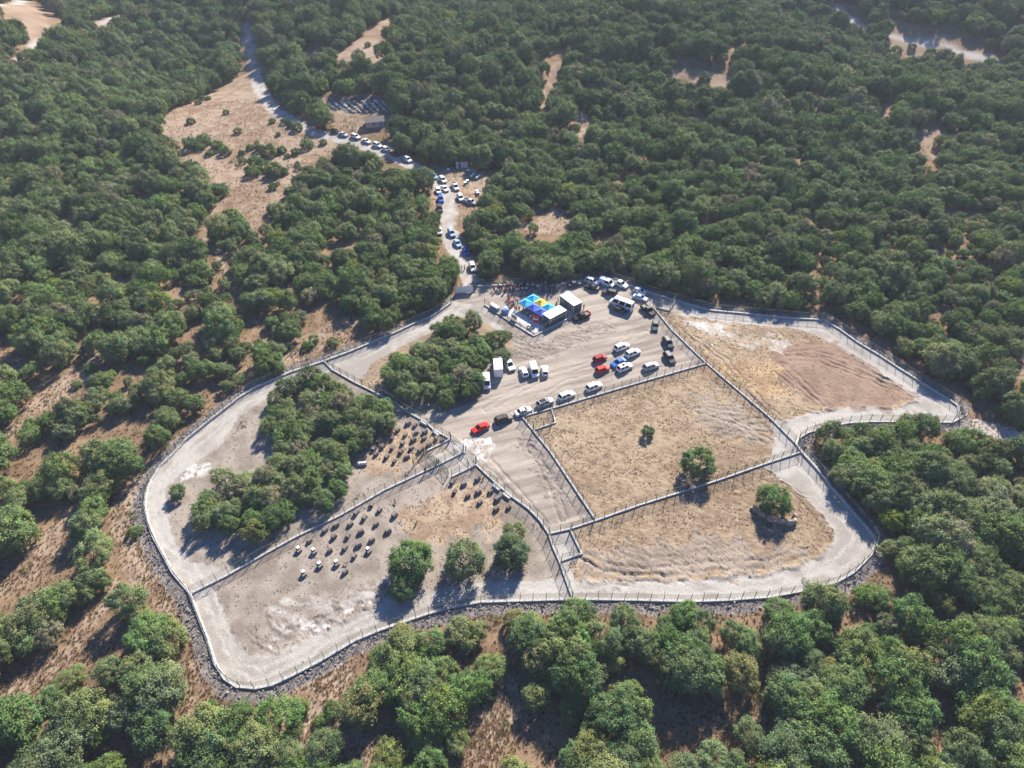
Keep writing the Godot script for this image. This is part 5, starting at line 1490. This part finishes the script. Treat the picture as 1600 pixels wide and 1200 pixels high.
func tent(at: Vector3, turn: float, m: Material, label: String) -> void:
	var o := thing("canopy_tent", label, "canopy tent", at, turn, "canopy tents beside the cabins")
	for x in [-1.46, 1.46]:
		for z in [-1.46, 1.46]: part("leg", box_mesh(Vector3(0.06, 2.2, 0.06), Vector3(x, 1.1, z)), M.rail, o)
	var st := st_new()
	var c := [Vector3(-1.48, 2.2, -1.48), Vector3(1.48, 2.2, -1.48), Vector3(1.48, 2.2, 1.48), Vector3(-1.48, 2.2, 1.48)]
	var top := Vector3(0, 3.15, 0)
	for k in 4:
		var a: Vector3 = c[k]
		var b: Vector3 = c[(k + 1) % 4]
		var sag := (a + b) * 0.5 * Vector3(0.5, 1, 0.5) + Vector3(0, 0.36, 0)
		var qa := a.lerp(top, 0.5) + Vector3(0, -0.04, 0)
		var qb := b.lerp(top, 0.5) + Vector3(0, -0.04, 0)
		tri(st, a, qa, b); tri(st, b, qa, qb); tri(st, qa, top, qb)
		sag = sag
	part("canopy", done(st), m, o)
	st = st_new()
	for k in 4:
		var a: Vector3 = c[k]
		var b: Vector3 = c[(k + 1) % 4]
		var mid := (a + b) * 0.5
		box(st, mid + Vector3(0, -0.13, 0), Vector3(2.94, 0.26, 0.025) if k % 2 == 0 else Vector3(0.025, 0.26, 2.9))
	part("valance", done(st), m, o)

func banner(x: float, z: float, turn: float, w: float, h: float, label: String) -> void:
	var o := thing("banner", label, "banner", Vector3(x, 0, z), turn)
	part("cloth", box_mesh(Vector3(w, h, 0.03), Vector3(0, h * 0.5 + 0.25, 0)), M.red_print, o)
	part("white_band", box_mesh(Vector3(w * 0.94, h * 0.22, 0.05), Vector3(0, h * 0.62, 0)), M.cloth_white, o)
	for s in [-1, 1]: part("pole", box_mesh(Vector3(0.05, h + 0.4, 0.05), Vector3(s * (w * 0.5 + 0.03), (h + 0.4) * 0.5, 0)), M.white, o)
	part("base", box_mesh(Vector3(w + 0.1, 0.06, 0.5), Vector3(0, 0.03, 0)), M.trim, o)

func build_site() -> void:
	var turn1 := -atan2(4.5, 3.3)
	cabin(Vector3(16.7, 0, -32.9), turn1, "tall white-roofed cabin with windows facing the canopy tents")
	cabin(Vector3(11.8, 0, -26.7), 0.70, "white-roofed cabin standing between the tents and the green fence")
	# paving inside the small fence
	var st := st_new()
	var s := poly([-3.2, -30.6, 6.3, -20.6, 9.2, -22.9, 0.2, -32.0])
	quad(st, Vector3(s[3].x, 0.1, s[3].y), Vector3(s[2].x, 0.1, s[2].y), Vector3(s[1].x, 0.1, s[1].y), Vector3(s[0].x, 0.1, s[0].y))
	for k in 4:
		var a := s[k]
		var b := s[(k + 1) % 4]
		quad(st, Vector3(a.x, 0.1, a.y), Vector3(b.x, 0.1, b.y), Vector3(b.x, -0.2, b.y), Vector3(a.x, -0.2, a.y))
	part(numbered("paving"), done(st), M.slab, self).set_meta("kind", "structure")
	# six canopies in two rows of three
	var o := Vector3(6.0, 0, -36.1)
	var along := (Vector3(12.1, 0, -30.0) - o).normalized()
	var across := Vector3(-along.z, 0, along.x)
	var tt := -atan2(along.z, along.x)
	var names := [["tent_cyan", "cyan canopy tent at the back corner next to the yellow one"], ["tent_yellow", "yellow canopy tent in the middle of the back row"], ["tent_teal", "turquoise canopy tent beside the tall cabin"], ["tent_cyan", "cyan canopy tent at the front corner by the banners"], ["tent_blue", "deep blue canopy tent in the middle of the front row"], ["tent_blue", "deep blue canopy tent touching the lower cabin"]]
	for r in 2:
		for k in 3:
			var e: Array = names[r * 3 + k]
			tent(o + along * (1.5 + k * 3.0) + across * (1.5 + r * 3.0), tt, M[e[0]], e[1])
	banner(6.5, -25.4, -0.35, 1.5, 2.1, "tall red and white printed banner at the front of the tents")
	banner(-0.2, -32.6, 0.9, 1.2, 2.0, "red and white banner standing behind the blue tank")
	# water tank, pale box, notice board, entrance gate
	var t := thing("water_tank", "blue water tank with a white lid beside the green fence", "tank", Vector3(-2.0, 0, -30.2))
	st = st_new()
	tube(st, Vector3(0, 0, 0), Vector3(0, 1.5, 0), 0.95, 0.95, 18)
	part("body", done(st), M.blue_paint, t)
	st = st_new()
	tube(st, Vector3(0.2, 1.5, -0.1), Vector3(0.2, 1.7, -0.1), 0.55, 0.4, 18)
	part("lid", done(st), M.white, t)
	t = thing("storage_box", "pale long storage box just inside the green fence", "box", Vector3(-4.9, 0, -31.8), -0.82)
	part("box", box_mesh(Vector3(3.0, 1.1, 1.0), Vector3(0, 0.6, 0)), M.slab, t)
	part("lid", box_mesh(Vector3(3.1, 0.1, 1.1), Vector3(0, 1.2, 0)), M.white, t)
	t = thing("notice_board", "white framed notice board standing on the paving", "notice board", Vector3(0.6, 0.1, -26.6), -0.8)
	part("panel", box_mesh(Vector3(2.0, 1.3, 0.05), Vector3(0, 1.0, 0)), M.block_pale, t)
	for x in [-1, 1]: part("post", box_mesh(Vector3(0.09, 1.8, 0.09), Vector3(x * 1.06, 0.9, 0)), M.white, t)
	for y in [0.3, 1.7]: part("rail", box_mesh(Vector3(2.03, 0.1, 0.08), Vector3(0, y, 0)), M.white, t)
	t = thing("bench", "slatted metal bench on the white paving near the fence corner", "bench", Vector3(4.9, 0.1, -22.9), -0.8)
	for k in 4: part("slat", box_mesh(Vector3(1.8, 0.04, 0.1), Vector3(0, 0.45, -0.2 + k * 0.13)), M.steel, t)
	for x in [-0.75, 0.75]: part("leg", box_mesh(Vector3(0.06, 0.43, 0.5), Vector3(x, 0.215, 0)), M.steel, t)
	t = thing("entrance_gate", "pale ribbed sheet metal gate leaf standing open at the entrance", "gate", Vector3(-13.9, 0, -39.6), 0.18)
	for k in 6: part("panel", box_mesh(Vector3(0.8, 2.1, 0.05), Vector3(-2.1 + k * 0.84, 1.25, 0)), M.white_sheet, t)
	part("frame", box_mesh(Vector3(5.1, 0.08, 0.08), Vector3(0, 2.35, 0)), M.rail, t)
	part("sill", box_mesh(Vector3(5.1, 0.08, 0.08), Vector3(0, 0.15, 0)), M.rail, t)
	for x in [-2.6, 2.6]: part("post", box_mesh(Vector3(0.14, 2.6, 0.14), Vector3(x, 1.3, 0)), M.rail, t)
	# dry stone wall round the lone oak
	var wall := thing("stone_wall", "curved dry stone retaining wall in front of the lone oak", "stone wall", Vector3(54.4, 0, 40.0))
	var arc := [Vector2(50.3, 37.2), Vector2(51.3, 38.9), Vector2(52.6, 40.1), Vector2(54.2, 40.9), Vector2(55.9, 41.4), Vector2(57.4, 41.6), Vector2(58.4, 40.6), Vector2(58.7, 39.2)]
	rng.seed = 31
	for k in arc.size() - 1:
		var a: Vector2 = arc[k]
		var b: Vector2 = arc[k + 1]
		for lift in 2:
			var e := part("stone", stone_mesh(600 + k * 3 + lift), M.block if rng.randf() < 0.5 else M.block_pale, wall, Vector3((a.x + b.x) * 0.5 - 54.4, 0.36 + lift * 0.62, (a.y + b.y) * 0.5 - 39.5))
			e.rotation.y = -atan2(b.y - a.y, b.x - a.x) + rng.randf_range(-0.1, 0.1)
			e.scale = Vector3(a.distance_to(b) * 1.35, 1.1, 1.25)
	# old shed with a sheet roof by the upper road
	var y := hill(-57.2, -157.0)
	var shed := thing("shed", "low shed with a brown sheet roof and a blue door", "shed", Vector3(-57.2, y - 0.1, -157.0), 0.25)
	part("wall", box_mesh(Vector3(7.4, 2.5, 5.0), Vector3(0, 1.25, 0)), M.old_wall, shed)
	for q in [-1, 1]:
		for k in 6:
			var e := part("roof_sheet", box_mesh(Vector3(1.36, 0.08, 3.4)), M.roof_sheet, shed, Vector3(-3.45 + k * 1.38, 3.05, q * 1.5))
			e.rotation.x = q * 0.42
	for q in [-1, 1]:
		st = st_new()
		tri(st, Vector3(q * 3.68, 2.5, -2.5), Vector3(q * 3.68, 3.6, 0), Vector3(q * 3.68, 2.5, 2.5))
		tri(st, Vector3(q * 3.68, 2.5, 2.5), Vector3(q * 3.68, 3.6, 0), Vector3(q * 3.68, 2.5, -2.5))
		part("gable", done(st), M.old_wall, shed)
	part("door", box_mesh(Vector3(1.4, 2.0, 0.08), Vector3(2.4, 1.0, 2.53)), M.blue_paint, shed)
	part("window", box_mesh(Vector3(1.1, 0.8, 0.08), Vector3(-0.6, 1.4, 2.53)), M.glass, shed)
	# small flat-roofed ruin at the scrap clearing
	var ruin := thing("stone_hut", "small roofless white-walled hut at the back of the scrap clearing", "hut", Vector3(-19.2, hill(-19.2, -122.3) - 0.1, -122.3), 0.2)
	for e in [[Vector3(-1.75, 1.2, 1.6), Vector3(0.9, 2.4, 0.3)], [Vector3(0.85, 1.2, 1.6), Vector3(2.7, 2.4, 0.3)], [Vector3(0, 1.1, -1.6), Vector3(4.4, 2.2, 0.3)], [Vector3(-2.05, 1.15, 0), Vector3(0.3, 2.3, 2.9)], [Vector3(2.05, 1.05, 0), Vector3(0.3, 2.1, 2.9)]]: part("wall", box_mesh(e[1], e[0]), M.slab, ruin)
	var lean := thing("lean_to", "weathered lean-to with a pale sheet roof beside the roofless hut", "shed", Vector3(-23.7, hill(-23.7, -124.6), -124.6), 0.2)
	for x in [-1.4, 1.4]:
		for z in [-1.1, 1.1]: part("post", box_mesh(Vector3(0.14, 2.0, 0.14), Vector3(x, 1.0, z)), M.bark, lean)
	for k in 4: part("roof_sheet", box_mesh(Vector3(0.9, 0.06, 3.0), Vector3(-1.4 + k * 0.93, 2.08, 0)), M.roof_sheet, lean)
	# scrap in the clearing: hives and drums
	var hive_at := [[-17.1, -107.5, 0.4], [-16.4, -109.0, 0.3], [-15.0, -112.6, 1.1], [-14.3, -114.0, 1.0], [-13.0, -111.6, 0.9], [-12.2, -112.8, 0.8], [-12.6, -101.1, 0.5], [-12.2, -99.6, 0.4], [-16.5, -117.2, 0.2], [-24.0, -118.0, 0.3]]
	for i in hive_at.size():
		var e: Array = hive_at[i]
		var h := thing("bee_hive", "green and white box hive in the orange scrap clearing" if i < 6 else "blue box hive in the orange scrap clearing", "hive", Vector3(e[0], hill(e[0], e[1]), e[1]), e[2], "green hives in the clearing" if i < 6 else "blue hives in the clearing")
		part("body", box_mesh(Vector3(0.9, 0.8, 0.8), Vector3(0, 0.5, 0)), M.green_paint if i < 6 else M.blue_paint, h)
		part("lid", box_mesh(Vector3(1.0, 0.12, 0.9), Vector3(0, 0.96, 0)), M.white, h)
		for x in [-0.38, 0.38]: part("leg", box_mesh(Vector3(0.1, 0.1, 0.7), Vector3(x, 0.05, 0)), M.bark, h)
	# rows of pale stones on the terrace behind the shed
	rng.seed = 8
	var kit := [stone_mesh(701), stone_mesh(702), stone_mesh(703)]
	for r in 9:
		for k in 9:
			var x := -80.0 + r * 2.9 + k * 0.8 + rng.randf_range(-0.35, 0.35)
			var z := -176.5 + k * 1.15 + rng.randf_range(-0.3, 0.3)
			if x < -70.0 and z > -170.5: continue
			var e := thing("terrace_stone", "pale weathered stone in the diagonal rows behind the shed", "stone", Vector3(x, hill(x, z) + 0.25, z), rng.randf() * TAU, "stones laid in rows behind the shed")
			var q := rng.randf_range(0.9, 1.7)
			e.scale = Vector3(q * 1.3, q * 0.8, q)
			part("stone", kit[rng.randi() % 3], M.slab if rng.randf() < 0.5 else M.block_pale, e)

# ---------------------------------------------------------------- scene
func _ready() -> void:
	var cam := Camera3D.new()
	cam.name = "camera"
	cam.fov = 58.7
	cam.far = 4000.0
	cam.position = Vector3(0, 117, 125)
	cam.rotation_degrees = Vector3(-43, 0, 0)
	add_child(cam)
	cam.current = true
	var env := Environment.new()
	env.background_mode = Environment.BG_SKY
	var sky := Sky.new()
	var sm := ProceduralSkyMaterial.new()
	sm.sky_top_color = Color(0.24, 0.42, 0.72)
	sm.sky_horizon_color = Color(0.66, 0.75, 0.86)
	sm.ground_horizon_color = Color(0.62, 0.66, 0.68)
	sm.ground_bottom_color = Color(0.35, 0.33, 0.28)
	sm.sky_energy_multiplier = 0.72
	sky.sky_material = sm
	env.sky = sky
	env.tonemap_mode = Environment.TONE_MAPPER_LINEAR
	env.tonemap_exposure = 2.55
	env.sdfgi_enabled = true
	env.ssao_enabled = true
	env.ssil_enabled = true
	env.fog_enabled = true
	env.fog_density = 0.00016
	env.fog_light_color = Color(0.78, 0.82, 0.86)
	var we := WorldEnvironment.new()
	we.name = "world_environment"
	we.environment = env
	add_child(we)
	var sun := DirectionalLight3D.new()
	sun.name = "sun"
	sun.light_energy = 1.6
	sun.light_color = Color(1.0, 0.965, 0.92)
	sun.light_angular_distance = 0.5
	sun.shadow_enabled = true
	add_child(sun)
	var flat := Vector3(-0.36, 0, 0.93).normalized()
	sun.look_at_from_position(Vector3.ZERO, flat * cos(deg_to_rad(34.0)) - Vector3.UP * sin(deg_to_rad(34.0)))

	make_materials()
	build_ground()
	print("ground ", Time.get_ticks_msec())
	build_fences()
	build_site()
	print("site ", Time.get_ticks_msec())
	build_trees()
	print("trees done ", Time.get_ticks_msec())
	build_huts()
	build_vehicles()
	build_people()
	build_dogs()
	print("people ", Time.get_ticks_msec())
	build_rubble()
	build_grass()
	print("end ", Time.get_ticks_msec())
